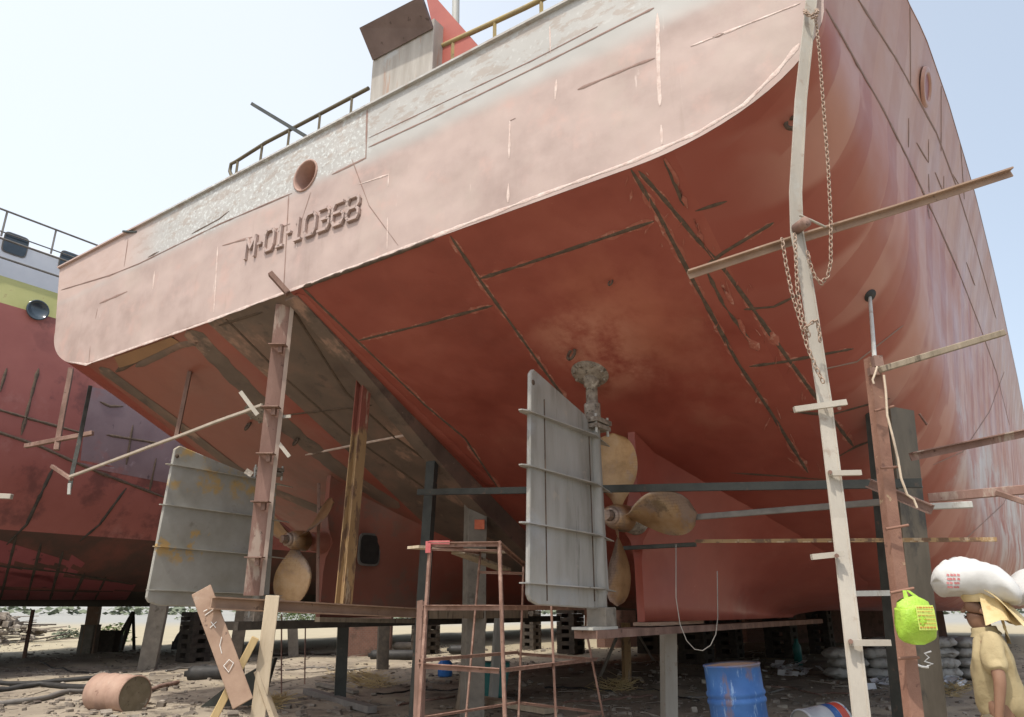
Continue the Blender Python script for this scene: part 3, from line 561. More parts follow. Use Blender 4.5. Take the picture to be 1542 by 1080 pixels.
# ------------------------------------------------------------------ rudders and propellers
def rudder(cx, ds, mm, label, tz, lip=.10, ws=1.0):
    rt = empty('rudder', sh(cx, 7.5+ds, 1.3), label, 'rudder', 'rudders below the stern', rz=-ANG)
    P = lambda s, z: sh(cx, 6.13 + (s-6.13)*ws + ds, z)
    m = MB(); th = .05
    poly = [P(6.17, 1.66), P(6.13, 1.72), P(6.20, tz-.06), P(6.26, tz), P(7.35, tz-.27), P(7.50, tz-.42), P(7.72, 3.5), P(7.78, 1.78), P(7.6, 1.58), P(6.3, 1.62)]
    m.prism([p - EX*th/2 for p in poly], EX*th); m.build('blade', mm, rt, bevel=.012)
    for z in (3.51, 2.94, 2.37, 1.80):
        m = MB(); m.prism([P(6.13-lip, z+.015) - EX*.02, P(6.2-lip, z+.015)-EX*.055, P(7.4, z-.01) - EX*.13, P(8.0, z-.035), P(7.4, z-.01) + EX*.13, P(6.2-lip, z+.015) + EX*.055, P(6.13-lip, z+.015)+EX*.02], (0, 0, .012)); m.build('stiffener', mm, rt)
    for s in ((6.45, 7.42) if cx > -5 else ()):
        m = MB(); m.bar(P(s, 1.66), P(s, 3.5 if s > 7 else tz-.3), .008, th+.02, up=EX); m.build('weld_line', SEAM, rt)
    m = MB(); m.tube([P(7.58, 1.45), P(7.58, 3.72)], .085, 14); m.build('stock_tube', mm, rt)
    m = MB(); m.box(P(7.58, 3.63), (.30, .34, .05), Matrix.Rotation(-ANG, 3, 'Z')); m.box(P(7.58, 3.70), (.32, .36, .055), Matrix.Rotation(-ANG, 3, 'Z')); m.build('coupling_flange', CAST, rt)
    for dx, dy in ((-.12, -.14), (.12, -.14), (.12, .14), (-.12, .14)):
        m = MB(); m.tube([P(7.58+dy, 3.54)+EX*dx, P(7.58+dy, 3.77)+EX*dx], .018, 6); m.build('bolt', GALV, rt)
    m = MB(); m.lathe(P(7.58, 3.73), (0, 0, 1), [(0, .10), (.2, .10), (.21, .085), (.22, .072), (.42, .072), (.43, .095), (.52, .10), (.78, .10)], 18); m.build('stock', CAST, rt)
    for z, x in ((1.86, 0), ): 
        m = MB(); m.lathe(P(6.24, tz-.16) - EX*.03, EX, [(0, .0), (0, .03), (.06, .03), (.06, 0)], 12); m.build('lifting_eye', SEAM, rt)
    m = MB(); m.box(P(7.62, 1.52-.04), (.24, .26, .24), Matrix.Rotation(-ANG, 3, 'Z')); m.build('heel_bearing', CONC if cx > -5 else CAST, rt, bevel=.01)
    return rt
rudder(-4.12, 0, RUDG, 'near grey plate rudder with four stiffeners in front of the bronze propeller', 4.03)
rudder(-9.95, -.5, RUDY, 'far grey rudder with ochre paint patches left of the pink prop', 3.82, .0, 1.2)
for cx, mm in ((-4.12, CAST), (-9.95, CAST)):
    q, n_ = hull(*((888, 552) if cx > -5 else (405, 700)))
    zz = zb(7.5 + (0 if cx > -5 else -.5)); c = sh(cx, 7.56 + (0 if cx > -5 else -.5), zz)
    nrm = (V((0, 0, -1)) - EY*.5).normalized()
    m = MB(); m.lathe(c + nrm*-.02, nrm, [(0, .24), (.04, .24), (.06, .225), (.10, .12), (.11, .0)], 24)
    for k in range(8):
        t = 2*pi*k/8; u = nrm.orthogonal().normalized(); w_ = nrm.cross(u); m.lathe(c + (u*cos(t)+w_*sin(t))*.19, nrm, [(.03, .022), (.075, .022), (.076, 0)], 6)
    m.build('rudder_gland', mm, ship)
def propeller(cx, s0, ph, label, hand=-1, nb_=4):
    pr = empty('propeller', sh(cx, s0, 2.64), label, 'propeller', 'bronze propellers behind the rudders', rz=-ANG)
    c = sh(cx, s0, 2.64)
    m = MB(); m.lathe(c - EY*.16, EY, [(0, 0), (0, .10), (.04, .13), (.10, .15), (.34, .17), (.34, 0)], 24); m.build('hub', BRZ, pr)
    m = MB(); m.lathe(c - EY*.30, EY, [(0, 0), (0, .065), (.14, .07)], 6, False); m.lathe(c - EY*.20, EY, [(0, .07), (0, .11), (.05, .11)], 20); m.build('shaft_nut', BRZ, pr)
    Rr = 1.03
    for k in range(nb_):
        a0 = ph + k*2*pi/nb_; m = MB(); front = []; back = []
        for i in range(22):
            t = i/21; r = .13 + (Rr-.13)*t
            ch = .17 + .44*sin(pi/2*min(1, t/.6))**1.3 if t < .6 else .61*sqrt(max(0, 1-((t-.6)/.4)**2.3))
            ch = max(ch, .02); pit = atan2(.95, 2*pi*max(r, .2)*.25 + .25); th = .05*(1-t)+.008
            sk = .05*sin(t*pi) + .10*t*t
            fr_, bk_ = [], []
            for j in range(13):
                u = (j/12-.5); tt = th*(1-(2*u)**2)
                cc = u*ch; camb = .03*(1-(2*u)**2)
                tang = cc*cos(pit); axl = cc*sin(pit)*hand
                aa = a0 + (tang + sk)/max(r, .3)
                def pt(o): 
                    ax2 = axl + o + camb - .06*t
                    return c + EX*(r*cos(aa)) + V((0, 0, r*sin(aa))) + EY*ax2
                fr_.append(pt(-tt/2)); bk_.append(pt(tt/2))
            front.append(fr_ + bk_[::-1] + [fr_[0]])
        m.grid(front); m.add(front[-1][:-1], [list(range(26))]); m.build('blade', BRZ, pr)
    return pr
propeller(-4.14, 8.15, R(-7), 'four bladed bronze propeller behind the near rudder')
propeller(-9.95, 8.05, R(26), 'tarnished bronze propeller between the far rudder and the yellow worn prop', 1, 3)

# ------------------------------------------------------------------ neighbour ship
nb = empty('red_ship', sh(-26, 10, 1.7), 'second ship behind on the left, red hull with purple patch and white house', 'ship', rz=-ANG)
NX = -20.0
def nsec(s):
    P = [(NX-.25, 9.55), (NX-.1, 8.8), (NX, 7.4), (NX, 6.15), (NX-.05, 5.2), (NX-.25, 4.3), (NX-.7, 3.4), (NX-1.5, 2.6), (NX-2.8, 2.05), (NX-4.6, 1.75), (NX-7, 1.62), (NX-13, 1.62)]
    return P
NS = [-12+1.5*i for i in range(50)]
rows = [[sh(x, s, z) for x, z in nsec(s)] for s in NS]
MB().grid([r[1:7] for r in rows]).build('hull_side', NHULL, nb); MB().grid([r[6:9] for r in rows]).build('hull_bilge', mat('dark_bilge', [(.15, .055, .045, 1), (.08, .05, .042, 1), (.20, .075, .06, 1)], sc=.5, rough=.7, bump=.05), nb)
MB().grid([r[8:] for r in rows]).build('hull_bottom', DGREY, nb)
MB().grid([r[:2] for r in rows]).build('bulwark', YGP, nb)
nbv = MB().grid(rows); NBV = BVHTree.FromPolygons(nbv.v, nbv.f)
m = MB(); hp = [(x, y) for x, y in [(132, 575), (180, 600), (235, 645), (330, 720), (245, 750), (120, 712)]]
def patch(px, mm, name, sub=10, off=.006):
    # px = four corners (tl, tr, br, bl), conformed to the neighbour's shell
    rws = []
    for i in range(sub+1):
        t = i/sub; rw = []
        for j in range(sub+1):
            u = j/sub; x = lerp(lerp(px[0][0], px[1][0], u), lerp(px[3][0], px[2][0], u), t); y = lerp(lerp(px[0][1], px[1][1], u), lerp(px[3][1], px[2][1], u), t)
            q, n_ = hull(x, y, NBV); rw.append(q + n_*off)
        rws.append(rw)
    MB().grid(rws).build(name, mm, nb)
patch([(134, 582), (420, 640), (420, 760), (120, 702)], PURP, 'purple_patch')
patch([(-60, 765), (215, 905), (190, 912), (-60, 912)], DGREY, 'bilge_shadow_plate') if 0 else None
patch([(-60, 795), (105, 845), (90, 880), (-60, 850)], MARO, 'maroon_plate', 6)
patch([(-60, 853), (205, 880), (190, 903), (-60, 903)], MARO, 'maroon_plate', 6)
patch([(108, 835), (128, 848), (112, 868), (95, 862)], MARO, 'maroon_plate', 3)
for pl in [[(-20, 612), (60, 635), (115, 650), (135, 655)], [(-20, 645), (60, 672), (110, 695), (150, 712), (250, 750)], [(10, 555), (0, 590)], [(58, 555), (32, 655)], [(80, 705), (40, 790), (10, 820)], [(190, 735), (150, 790), (120, 815)], [(260, 600), (250, 640)], [(200, 640), (190, 700)], [(235, 690), (225, 740)], [(150, 605), (165, 612), (185, 612)], [(160, 655), (240, 668)],
           [(25, 805), (0, 905)], [(62, 818), (40, 905)], [(95, 830), (75, 905)], [(128, 862), (108, 905)], [(160, 868), (142, 905)], [(-20, 850), (100, 862), (200, 880)]]:
    m = MB(); 
    strip(m, pl, .075, .022, .4, bv=NBV)
    if m.v: m.build('shell_seam', DGREY if pl[0][1] > 700 else SEAM, nb)
def npl(px, py, x): return AX(px, py, x)
m = MB(); d = NX-1.6; hs = [(-80, 295), (150, 372), (330, 440), (330, 560), (-80, 470)]
xh = NX-1.3
z0h, z1h = 8.9, 11.05
sA, sB = -3, 16
m.prism([sh(xh, sA, z0h), sh(xh, sB, z0h), sh(xh, sB, z1h), sh(xh, sA, z1h)], -EX*7); m.build('deck_house', WHP, nb, bevel=.03)
def win(px, py, w_, h_):
    q = AX(px, py, xh); c = q + EX*.015; m = MB()
    pp = []
    for k in range(24):
        t = 2*pi*k/24; a, b = cos(t), sin(t); e = .35
        pp.append(c + EY*(abs(a)**e*(1 if a > 0 else -1)*w_/2) + V((0, 0, abs(b)**e*(1 if b > 0 else -1)*h_/2)))
    m.prism([p - EX*.01 for p in pp], EX*.012); o = m.build('window', GREYP, nb); m = MB(); m.prism([c + EX*.004 + (p-c)*.9 for p in pp], EX*.006); m.build('pane', GLASS, o)
win(23, 369, .62, .62); win(106, 396, .62, .62)
q = AX(57, 467, NX+.0); m = MB(); m.lathe(q - EX*.02 , EX, [(0, .0), (.0, .27), (.04, .27), (.04, .23), (.03, .23), (.03, 0)], 24); m.build('porthole', GLASS, nb)
for z, r in ((11.75, .03),):
    m = MB(); m.tube([sh(xh+.1, sA, z), sh(xh+.1, sB, z)], r, 6); m.tube([sh(xh+.1, sA, z-.62), sh(xh+.1, sB, z-.62)], .02, 6); m.build('roof_rail', GREYP, nb)
    for i in range(14): m = MB(); m.bar(sh(xh+.1, sA+.7+i*1.25, 11.0), sh(xh+.1, sA+.7+i*1.25, z), .04, .04); m.build('rail_post', GREYP, nb)
for z in (10.5, 10.0): 
    m = MB(); m.tube([sh(NX-.2, sA, z), sh(NX-.2, sB, z)], .03, 6); m.build('hand_rail', GREYP, nb)
for i in range(9): m = MB(); m.bar(sh(NX-.2, sA+1.1+i*2, 9.55), sh(NX-.2, sA+1.1+i*2, 10.5), .05, .05); m.build('rail_post', GREYP, nb)

# ------------------------------------------------------------------ props, beams and posts
def post(name, a, b, kind, mm, label, w_=.12, h_=.12, cat='post', group=None, up=None, **k):
    m = MB(); L_ = (b-a).length; nb_ = max(0, int(L_/.35)); amp = min(.02, L_*.006) * (1.6 if 'timber' in mm.name else 1)
    bd = [lerp(a, b, (i+1)/(nb_+1)) + V((noise.noise(V((i*.35, a.x*3, 1))), noise.noise(V((i*.35, a.y*3, 5))), 0))*amp for i in range(nb_)]
    if kind == 'bar': m.bar(a, b, w_, h_, up, bend=bd)
    elif kind == 'ang': m.ang(a, b, w_, h_, .012, up, bend=bd, **k)
    elif kind == 'chan': m.chan(a, b, w_, h_, .012, up, **k)
    elif kind == 'i': m.ibeam(a, b, w_, h_, .016, up)
    elif kind == 'tube': m.tube([a, b], w_/2, 14)
    return solo(name, m, mm, label, cat, group, bevel=(.006 if kind == 'bar' else 0))
GP = 'steel props under the stern'; GH = 'timber and steel posts under the hulls'
# prop A: angle with cleats
rt = empty('steel_prop', AX(378, 897, -7.2), 'tall pink rusty angle prop with welded cleats holding the transom edge', 'prop', GP)
a, b = AX(379, 897, -7.2), sh(-7.2, 5.45, 5.33)
a = AY(379, 897, 9.2); b = AS(429, 441, 5.50); b.z = min(b.z, 5.34)
m = MB(); m.bar(a, b, .19, .014, up=V((-.25, 1, 0))); m.build('channel', RUSTP, rt)
m = MB(); m.bar(a+V((.098, .04, 0)), b+V((.098, .04, 0)), .012, .10, up=V((-.25, 1, 0))); m.bar(a+V((.12, -.012, 0)), b+V((.12, -.012, 0)), .05, .012, up=V((-.25, 1, 0))); m.build('edge_flange', mat('worn_flange', [(.30, .22, .18, 1), (.42, .34, .28, 1)], sc=5, stretch=(1, 1, .3), rough=.8, bump=.2), rt)
for t in (.12, .30, .46, .62, .84):
    c = lerp(a, b, t) + V((.02, -.1, 0)); m = MB(); m.box(c, (.21, .14, .012)); m.box(c + V((.03, .03, -.05)), (.05, .07, .09)); m.build('cleat', RUST, rt)
for p0, p1, w_ in [((402, 438), (412, 462), .04), ((362, 590), (388, 625), .05), ((418, 665), (436, 688), .045), ((420, 628), (438, 627), .04), ((370, 709), (380, 715), .07)]:
    m = MB(); m.bar(AY(*p0, 9.0), AY(*p1, 9.0), w_, .02, up=(0, 1, 0)); m.build('welded_tab', LADW if w_ < .06 else CAST, rt)
a = AY(518, 912, 10.0); a = AX(517, 911, -7.42); b = hull(548, 574)[0]
post('steel_prop', a, b, 'i', YRUST, 'worn yellow prop second from left under the red centre seam', .16, .15, 'prop', GP, up=EX)
a = AX(622, 1085, -7.22); a = gz(AX(628, 910, -7.22)); b = hull(650, 667)[0]
post('steel_prop', a, b, 'chan', DARKS, 'dark green channel prop third in the row beside the rusty scaffold', .09, .17, 'prop', GP, up=EX)
# long sloping beam under the props
a, b = AX(300, 906, -7.25), AX(650, 925, -7.25); b2_ = AX(800, 925, -7.25)
m = MB(); m.ibeam(AX(318, 908, -7.25), AX(640, 924, -7.25), .12, .13, .015); solo('steel_beam', m, BRWN, 'long brown beam lying level below the pink and yellow props', 'beam')
m = MB(); m.bar(AX(640, 925, -7.25), AX(790, 925, -7.25) , .14, .12); solo('timber_beam', m, WOODG, 'grey timber beam continuing behind the scaffold to the right', 'beam')
m = MB(); m.bar(AX(478, 933, -9.3), AX(640, 936, -9.3), .12, .07); solo('timber_plank', m, WOODG, 'pale plank under the far skeg just below the long brown beam', 'plank')
# trestle
g0 = AX(405, 915, -7.2)
def tp(px, py, Y): return AY(px, py, Y)
Ytr = g0.y - .05
def toground(p, q): d = q-p; t = -p.z/d.z; return p + d*t
p0, p1 = tp(410, 905, Ytr), tp(388, 1080, Ytr-.1); post('timber_post', toground(p0, p1), p0+V((0, 0, .05)), 'bar', WOODP, 'pale square timber post standing under the left end of the brown beam', .17, .15, group=GH)
p0, p1 = tp(385, 960, Ytr-.2), tp(322, 1080, Ytr-.3); post('timber_brace', toground(p0, p1), p0, 'bar', WOODY, 'yellow timber brace leaning against the pale post', .12, .08, 'brace')
p0, p1 = tp(388, 1010, Ytr-.1), tp(412, 1080, Ytr-.1); post('timber_brace', toground(p0, p1), p0, 'bar', WOODP, 'short splintered timber brace right of the pale post', .14, .05, 'brace')
p0, p1 = tp(303, 888, Ytr-.35), tp(366, 1060, Ytr-.45); post('steel_plank', p0, p1, 'bar', BRWN, 'flat brown steel strip with chalk marks leaning in front of the timber trestle', .22, .02, 'strip', up=(0, 1, 0))
m = MB()
pa, pb = p0, p1; nn = V((0, -.014, 0))
for t, pts in ((.2, [(-.05, 0), (.04, .05), (.05, .02), (-.03, -.04)]), (.32, [(-.03, .03), (.03, -.03)]), (.32, [(-.03, -.03), (.03, .03)]), (.5, [(0, .08), (-.01, 0), (.02, -.08)]), (.68, [(-.05, 0), (0, .06), (.05, .03), (.01, -.06), (-.05, 0)])):
    c = lerp(pa, pb, t); m.tube([c + V((x, -.02, z)) for x, z in pts], .004, 5)
m.build('chalk_marks', CHK, bpy.data.objects['steel_plank'] if 0 else None) if 0 else None
so_ = [o for o in bpy.data.objects if o.name.startswith('steel_plank')][0]; m.build('chalk_mark', CHK, so_)
# transverse dark props with feet on the ground
def gpost(x1, y1, x0, y0, kind, mm, label, w_, h_=None, ztop=None, **k):
    p = G(x0, y0); q = AY(x1, y1, p.y)
    return post(k.pop('name', 'support_post'), p - V((0, 0, .03)), q, kind, mm, label, w_, h_ or w_, 'post', GH, **k)
gpost(518, 928, 512, 1058, 'chan', DARKS, 'dark steel channel post standing right of the yellow prop', .13, .2)
gpost(242, 903, 222, 1005, 'bar', CONC, 'thick grey concrete pillar right of the tan drum', .50, .45)
gpost(143, 912, 132, 985, 'bar', BRWN, 'thick brown pillar under the red ship left of the stacked drums', .42, .4)
gpost(50, 918, 36, 992, 'bar', RUST, 'thin leaning rusty post at the far left under the red ship', .11, .1)
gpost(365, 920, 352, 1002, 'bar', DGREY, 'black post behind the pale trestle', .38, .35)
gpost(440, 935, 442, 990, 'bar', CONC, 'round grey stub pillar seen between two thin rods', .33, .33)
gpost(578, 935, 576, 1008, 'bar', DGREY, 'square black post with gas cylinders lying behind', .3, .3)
gpost(424, 925, 424, 1046, 'tube', RUST, 'thin upright rod left of its twin below the yellow prop', .03); gpost(460, 935, 459, 1030, 'tube', RUST, 'thin upright rod right of its twin below the yellow prop', .03)
gpost(720, 925, 700, 1068, 'bar', WOODG, 'thick weathered log post behind the scaffold', .30, .26)
hq = hull(716, 745)[0]; tpp = post('support_post', gz(hq), hq, 'bar', CONC, 'tall grey post with an orange patch behind the scaffold', .34, .3, 'post', GH)
gpost(752, 925, 742, 1058, 'bar', GALV, 'pale blue grey square post beside the teal bin', .16, .14)
gpost(942, 938, 944, 1028, 'bar', YRUST, 'stained yellow post standing between two leaning braces', .17, .16)
gpost(1010, 941, 1012, 1092, 'chan', LADW, 'pale steel channel post left of the blue drum', .16, .20)
gpost(935, 945, 903, 1022, 'bar', CONC, 'grey brace leaning left beside the stained yellow post', .15, .06); gpost(955, 945, 985, 992, 'bar', CONC, 'grey brace leaning right beside the stained yellow post', .14, .06)
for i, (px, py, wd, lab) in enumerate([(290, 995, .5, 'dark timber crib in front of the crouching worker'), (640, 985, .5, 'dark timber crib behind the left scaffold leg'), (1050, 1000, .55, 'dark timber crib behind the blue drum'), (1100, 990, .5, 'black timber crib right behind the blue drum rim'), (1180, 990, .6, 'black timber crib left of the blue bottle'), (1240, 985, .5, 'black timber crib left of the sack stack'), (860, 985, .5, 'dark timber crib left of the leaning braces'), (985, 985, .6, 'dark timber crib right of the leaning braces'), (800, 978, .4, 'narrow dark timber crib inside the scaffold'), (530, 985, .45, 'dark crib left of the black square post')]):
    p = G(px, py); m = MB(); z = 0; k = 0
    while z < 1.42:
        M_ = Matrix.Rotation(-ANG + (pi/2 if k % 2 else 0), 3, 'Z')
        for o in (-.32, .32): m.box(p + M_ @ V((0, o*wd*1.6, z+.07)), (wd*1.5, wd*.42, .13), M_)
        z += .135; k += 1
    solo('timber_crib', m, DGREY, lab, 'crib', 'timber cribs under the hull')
p = G(600, 985)
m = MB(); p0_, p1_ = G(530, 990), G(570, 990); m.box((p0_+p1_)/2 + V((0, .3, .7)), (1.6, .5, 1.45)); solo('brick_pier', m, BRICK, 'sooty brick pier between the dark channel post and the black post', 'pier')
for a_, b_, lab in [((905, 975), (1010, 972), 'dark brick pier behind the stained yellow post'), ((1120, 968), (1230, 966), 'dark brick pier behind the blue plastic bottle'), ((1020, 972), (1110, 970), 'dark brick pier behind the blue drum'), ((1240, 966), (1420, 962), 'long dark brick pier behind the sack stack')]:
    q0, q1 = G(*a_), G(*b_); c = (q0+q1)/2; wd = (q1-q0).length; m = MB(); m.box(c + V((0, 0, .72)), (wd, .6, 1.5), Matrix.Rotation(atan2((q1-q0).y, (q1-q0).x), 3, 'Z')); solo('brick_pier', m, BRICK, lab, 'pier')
# keel timber under the near skeg
m = MB(); m.bar(sh(-4.12, 7.18, 1.385), sh(-4.12, 7.75, 1.385), .26, .03); solo('packing_pad', m, GALV, 'pale green pad on the sole right under the rudder heel', 'pad')
m = MB(); m.bar(sh(-4.12, 7.25, 1.325), sh(-4.12, 17, 1.325), .28, .085); solo('keel_timber', m, RUST, 'long timber sole under the near skeg carrying the rudder heel', 'timber')
m = MB(); m.bar(sh(-4.12, 8.6, 1.405), sh(-4.12, 10.4, 1.405), .2, .04); solo('keel_plate', m, BRWN, 'thin brown plate between near skeg and its timber sole', 'plate')
m = MB(); m.bar(sh(-9.95, 7.0, 1.34), sh(-9.95, 16, 1.34), .34, .12); solo('keel_timber', m, DGREY, 'dark timber sole under the far skeg', 'timber')
# right side column
a, b = gz(sh(-1.35, 8.9, 0)), sh(-1.12, 9.0, 3.75)
rt = empty('steel_column', a, 'massive dark steel column with a curved flange behind the green plastic bag', 'column')
GREAS = mat('greasy_plate', [(.09, .072, .05, 1), (.18, .15, .11, 1)], sc=3, stretch=(1, 1, .4), rough=.5, metal=.1, bump=.1, over=[('n', (.03, .03, .03, 1), .7, 2, .52, .64, (1, 1, .5))])
m = MB(); u_ = V((.93, .36, 0)); n2 = V((-.36, .93, 0)); a = a + u_*.24; b = b + u_*.22
m.bar(a, b, .36, .03, up=n2); m.build('face_plate', GREAS, rt)
m = MB(); m.bar(a + u_*.165 + n2*.20, b + u_*.165 + n2*.20, .03, .40, up=n2); m.bar(a - u_*.165 + n2*.18, b - u_*.165 + n2*.18, .03, .33, up=n2); m.build('side_plate', DARKS, rt)
m = MB(); m.bar(a + u_*.235 + n2*.385, b + u_*.235 + n2*.385, .12, .02, up=n2); m.build('outer_flange', DARKS, rt)
m = MB(); c = lerp(a, b, .42) + V((-.02, -.13, 0))
ps = [AY(1402, 981, 7.55), AY(1392, 984, 7.55), AY(1399, 990, 7.55), AY(1392, 996, 7.55), AY(1405, 1000, 7.55), AY(1396, 1003, 7.55)]; m.tube(ps, .008, 5)
m.tube([AY(1378, 1000, 7.55), AY(1388, 1004, 7.55), AY(1398, 1005, 7.55)], .011, 5); m.build('chalk_mark', CHK, rt)
m = MB(); m.bar(AY(1384, 623, 7.6), AY(1396, 640, 7.6), .03, .01); m.build('top_tab', RUSTP, rt)

# ------------------------------------------------------------------ ladder and scaffold rails on the right
lad = empty('climbing_pole', AY(1302, 1120, 3.95)*1, 'tall bent pale steel pole with short rungs leaning on the transom corner', 'ladder')
pts = [(1303, 1130, 3.92), (1296, 1080, 4.0), (1262, 780, 4.3), (1240, 600, 4.42), (1214, 430, 4.5), (1199, 350, 4.53), (1197, 290, 4.55), (1205, 150, 4.62), (1221, 0, 4.68), (1224, -40, 4.69)]
P3 = [AY(*p) for p in pts]; foot = toground(P3[1], P3[0]); P3 = [foot] + P3[1:]
def ribbon(mb, P, w_, t_):
    rows = []
    for i, p in enumerate(P):
        u = V((1, .25, 0)).normalized(); n_ = V((-.25, 1, 0)).normalized()
        rows.append([p - u*w_/2 - n_*t_/2, p + u*w_/2 - n_*t_/2, p + u*w_/2 + n_*t_/2, p - u*w_/2 + n_*t_/2, p - u*w_/2 - n_*t_/2])
    mb.grid(rows, False); mb.add(rows[0][:4], [(0, 1, 2, 3)]); mb.add(rows[-1][:4], [(0, 1, 2, 3)])
m = MB(); ribbon(m, P3, .088, .012); 
ribbon(m, [p + V((.04, .03, 0)) for p in P3], .012, .06)
m.build('pole', LADW, lad)
for (x0, y0, x1, y1, Y, w_) in [(1196, 617, 1274, 606, 4.38, .035), (1250, 713, 1296, 712, 4.33, .03), (1222, 839, 1270, 834, 4.2, .03), (1281, 968, 1340, 968, 4.08, .03)]:
    m = MB(); m.bar(AY(x0, y0, Y-.03), AY(x1, y1, Y-.03), .03, w_, up=(0, 0, 1)); m.build('rung', LADW, lad)
    m = MB(); m.tube([AY(x0 if x0 > 1240 else x1-10, y0+(-2), Y-.07), AY(x0 if x0 > 1240 else x1-10, y0-2, Y+.01)], .012, 8); m.build('bolt', RUST, lad)
GR = 'scaffold rails around the stern'
def railbar(x0, y0, Y0, x1, y1, Y1, kind, mm, label, w_, h_, name='scaffold_rail', **k):
    return post(name, AY(x0, y0, Y0), AY(x1, y1, Y1), kind, mm, label, w_, h_, 'rail', GR, **k)
def railS(x0, y0, s0, x1, y1, s1, kind, mm, label, w_, h_, **k):
    return post('scaffold_rail', AS(x0, y0, s0), AS(x1, y1, s1), kind, mm, label, w_, h_, 'rail', GR, **k)
railbar(1034, 411, 4.75, 1519, 257, 4.6, 'ang', BRWN, 'long brown angle slanting up to the right, its tip against the sky', .055, .055, up=(0, 0, 1), fy=-1)
railbar(1325, 557, 5.45, 1512, 501, 5.6, 'bar', WOODG, 'mottled dark bar slanting right from the top of the red brown pole', .045, .05)
railbar(1368, 683, 7.3, 1546, 646, 7.4, 'ang', RUSTP, 'square rusty bar stuck on the dark column, sloping up to the right edge', .08, .08, fy=-1)
railS(628, 741, 7.95, 1388, 727, 7.9, 'chan', DARKS, 'long dark green channel crossing behind the near rudder at blade height', .06, .085, up=(0, 0, 1), fx=-1)
railS(1046, 779, 8.25, 1330, 756, 8.2, 'bar', GREYP, 'grey flat bar running right from the horizontal propeller blade', .05, .065)
railS(930, 826, 8.5, 1048, 820, 8.5, 'bar', DARKS, 'short dark bar behind the lower right propeller blade', .05, .05)
railS(1048, 818, 8.4, 1502, 816, 8.0, 'ang', YRUST, 'thin stained bar below the others crossing the pale pole', .04, .04)
railS(1398, 750, 8.3, 1560, 736, 8.3, 'bar', RUSTP, 'brownish bar right of the dark column leaving at the right edge', .05, .085)
railS(1395, 763, 8.1, 1465, 760, 8.1, 'bar', GALV, 'short pale worn bar end right of the dark column', .05, .06)
railS(1310, 728, 7.75, 1405, 768, 7.6, 'chan', RUST, 'rusty channel piece wedged diagonally between red brown pole and column', .06, .09)
railS(1500, 742, 8.2, 1545, 757, 8.1, 'bar', RUST, 'small rusty brace under the brownish bar at the right edge', .04, .05)
m = MB(); m.bar(AS(1288, 894, 8), AS(1348, 893, 8), .05, .05); solo('scaffold_rail', m, GALV, 'short pale rung end left of the green bag', 'rail', GR)
l2 = empty('climbing_pole', gz(AY(1385, 1080, 5.2)), 'narrow red brown pole ladder with small rods beside the dark column', 'ladder')
P3 = [toground(AY(1360, 900, 5.35), AY(1381, 1080, 5.2)), AY(1381, 1080, 5.2), AY(1360, 900, 5.35), AY(1340, 740, 5.45), AY(1316, 538, 5.55)]
m = MB(); ribbon(m, P3, .10, .012); ribbon(m, [p + V((-.045, .03, 0)) for p in P3], .012, .06); m.build('pole', REDST, l2)
for (x0, y0, x1, y1, Y) in [(1317, 619, 1346, 612, 5.45), (1326, 705, 1356, 703, 5.4), (1334, 797, 1368, 791, 5.35), (1341, 893, 1376, 886, 5.3), (1352, 992, 1384, 990, 5.2)]:
    m = MB(); m.tube([AY(x0, y0, Y-.02), AY(x1, y1, Y-.02)], .01, 7); m.build('rung', REDST, l2)
m = MB(); m.box(AY(1321, 545, 5.5), (.07, .06, .09)); m.box(AY(1316, 560, 5.5), (.08, .05, .06)); m.build('clamp', RUST, l2)
m = MB(); q = hull(1310, 448)[0]; m.tube([q, lerp(q, AY(1317, 537, 5.55), .5), AY(1317, 540, 5.55)], .018, 9); solo('steel_rod', m, GALV, 'thin bright rod hanging from the black hole in the hull', 'rod')
m = MB(); m.tube([AY(x, y, 5.3) for x, y in [(1321, 552), (1318, 562), (1314, 572), (1316, 578)]], .008, 6); m.tube([AY(x, y, 5.35) for x, y in [(1331, 565), (1334, 590), (1336, 625), (1345, 660), (1352, 690), (1357, 720), (1366, 745), (1376, 752), (1381, 765)]], .009, 6); solo('rope', m, ROPE, 'pale rope trailing down beside the red brown pole', 'rope')
# left hand rods
def rod(p0, p1, Y0, Y1, w_, mm, label, h_=None, kind='bar', name='scaffold_bar'): return post(name, AY(*p0, Y0), AY(*p1, Y1), kind, mm, label, w_, h_ or w_, 'bar', 'loose bars between the two ships')
rod((105, 718), (395, 610), 11.2, 9.0, .04, mat('tan_strip', [(.30, .25, .20, 1), (.42, .36, .29, 1)], sc=5, rough=.8), 'long thin pale strip sloping from the left up to the pink prop', .04)
rod((38, 672), (140, 652), 15.5, 15.3, .09, RUST, 'dark rusty bar sticking out level over the red ship side')
rod((85, 678), (107, 555), 15.4, 15.6, .10, RUST, 'upright rusty bar behind the level bar at far left')
rod((105, 735), (136, 582), 12.5, 13.2, .07, DARKS, 'upright dark bar carrying the end of the long pale strip')
rod((78, 702), (108, 722), 12.4, 12.2, .06, RUST, 'short rusty stub at the left end of the long pale strip')
rod((104, 745), (105, 728), 12.2, 12.2, .05, GALV, 'short bright strip end hanging under the long pale strip')
rod((-6, 747), (18, 748), 12, 12, .08, LADW, 'pale strip end poking in at the left frame edge')
p_ = hull(286, 560)[0]; post('scaffold_bar', p_ + V((0, 0, 0)), V((p_.x-.06, p_.y, p_.z-1.05)), 'bar', RUST, 'upright rusty bar hanging below the far bottom plating', .08, .06, 'bar', 'loose bars between the two ships')
rod((480, 728), (478, 910), 12.3, 12.3, .05, RUST, 'thin upright angle right of the far propeller')
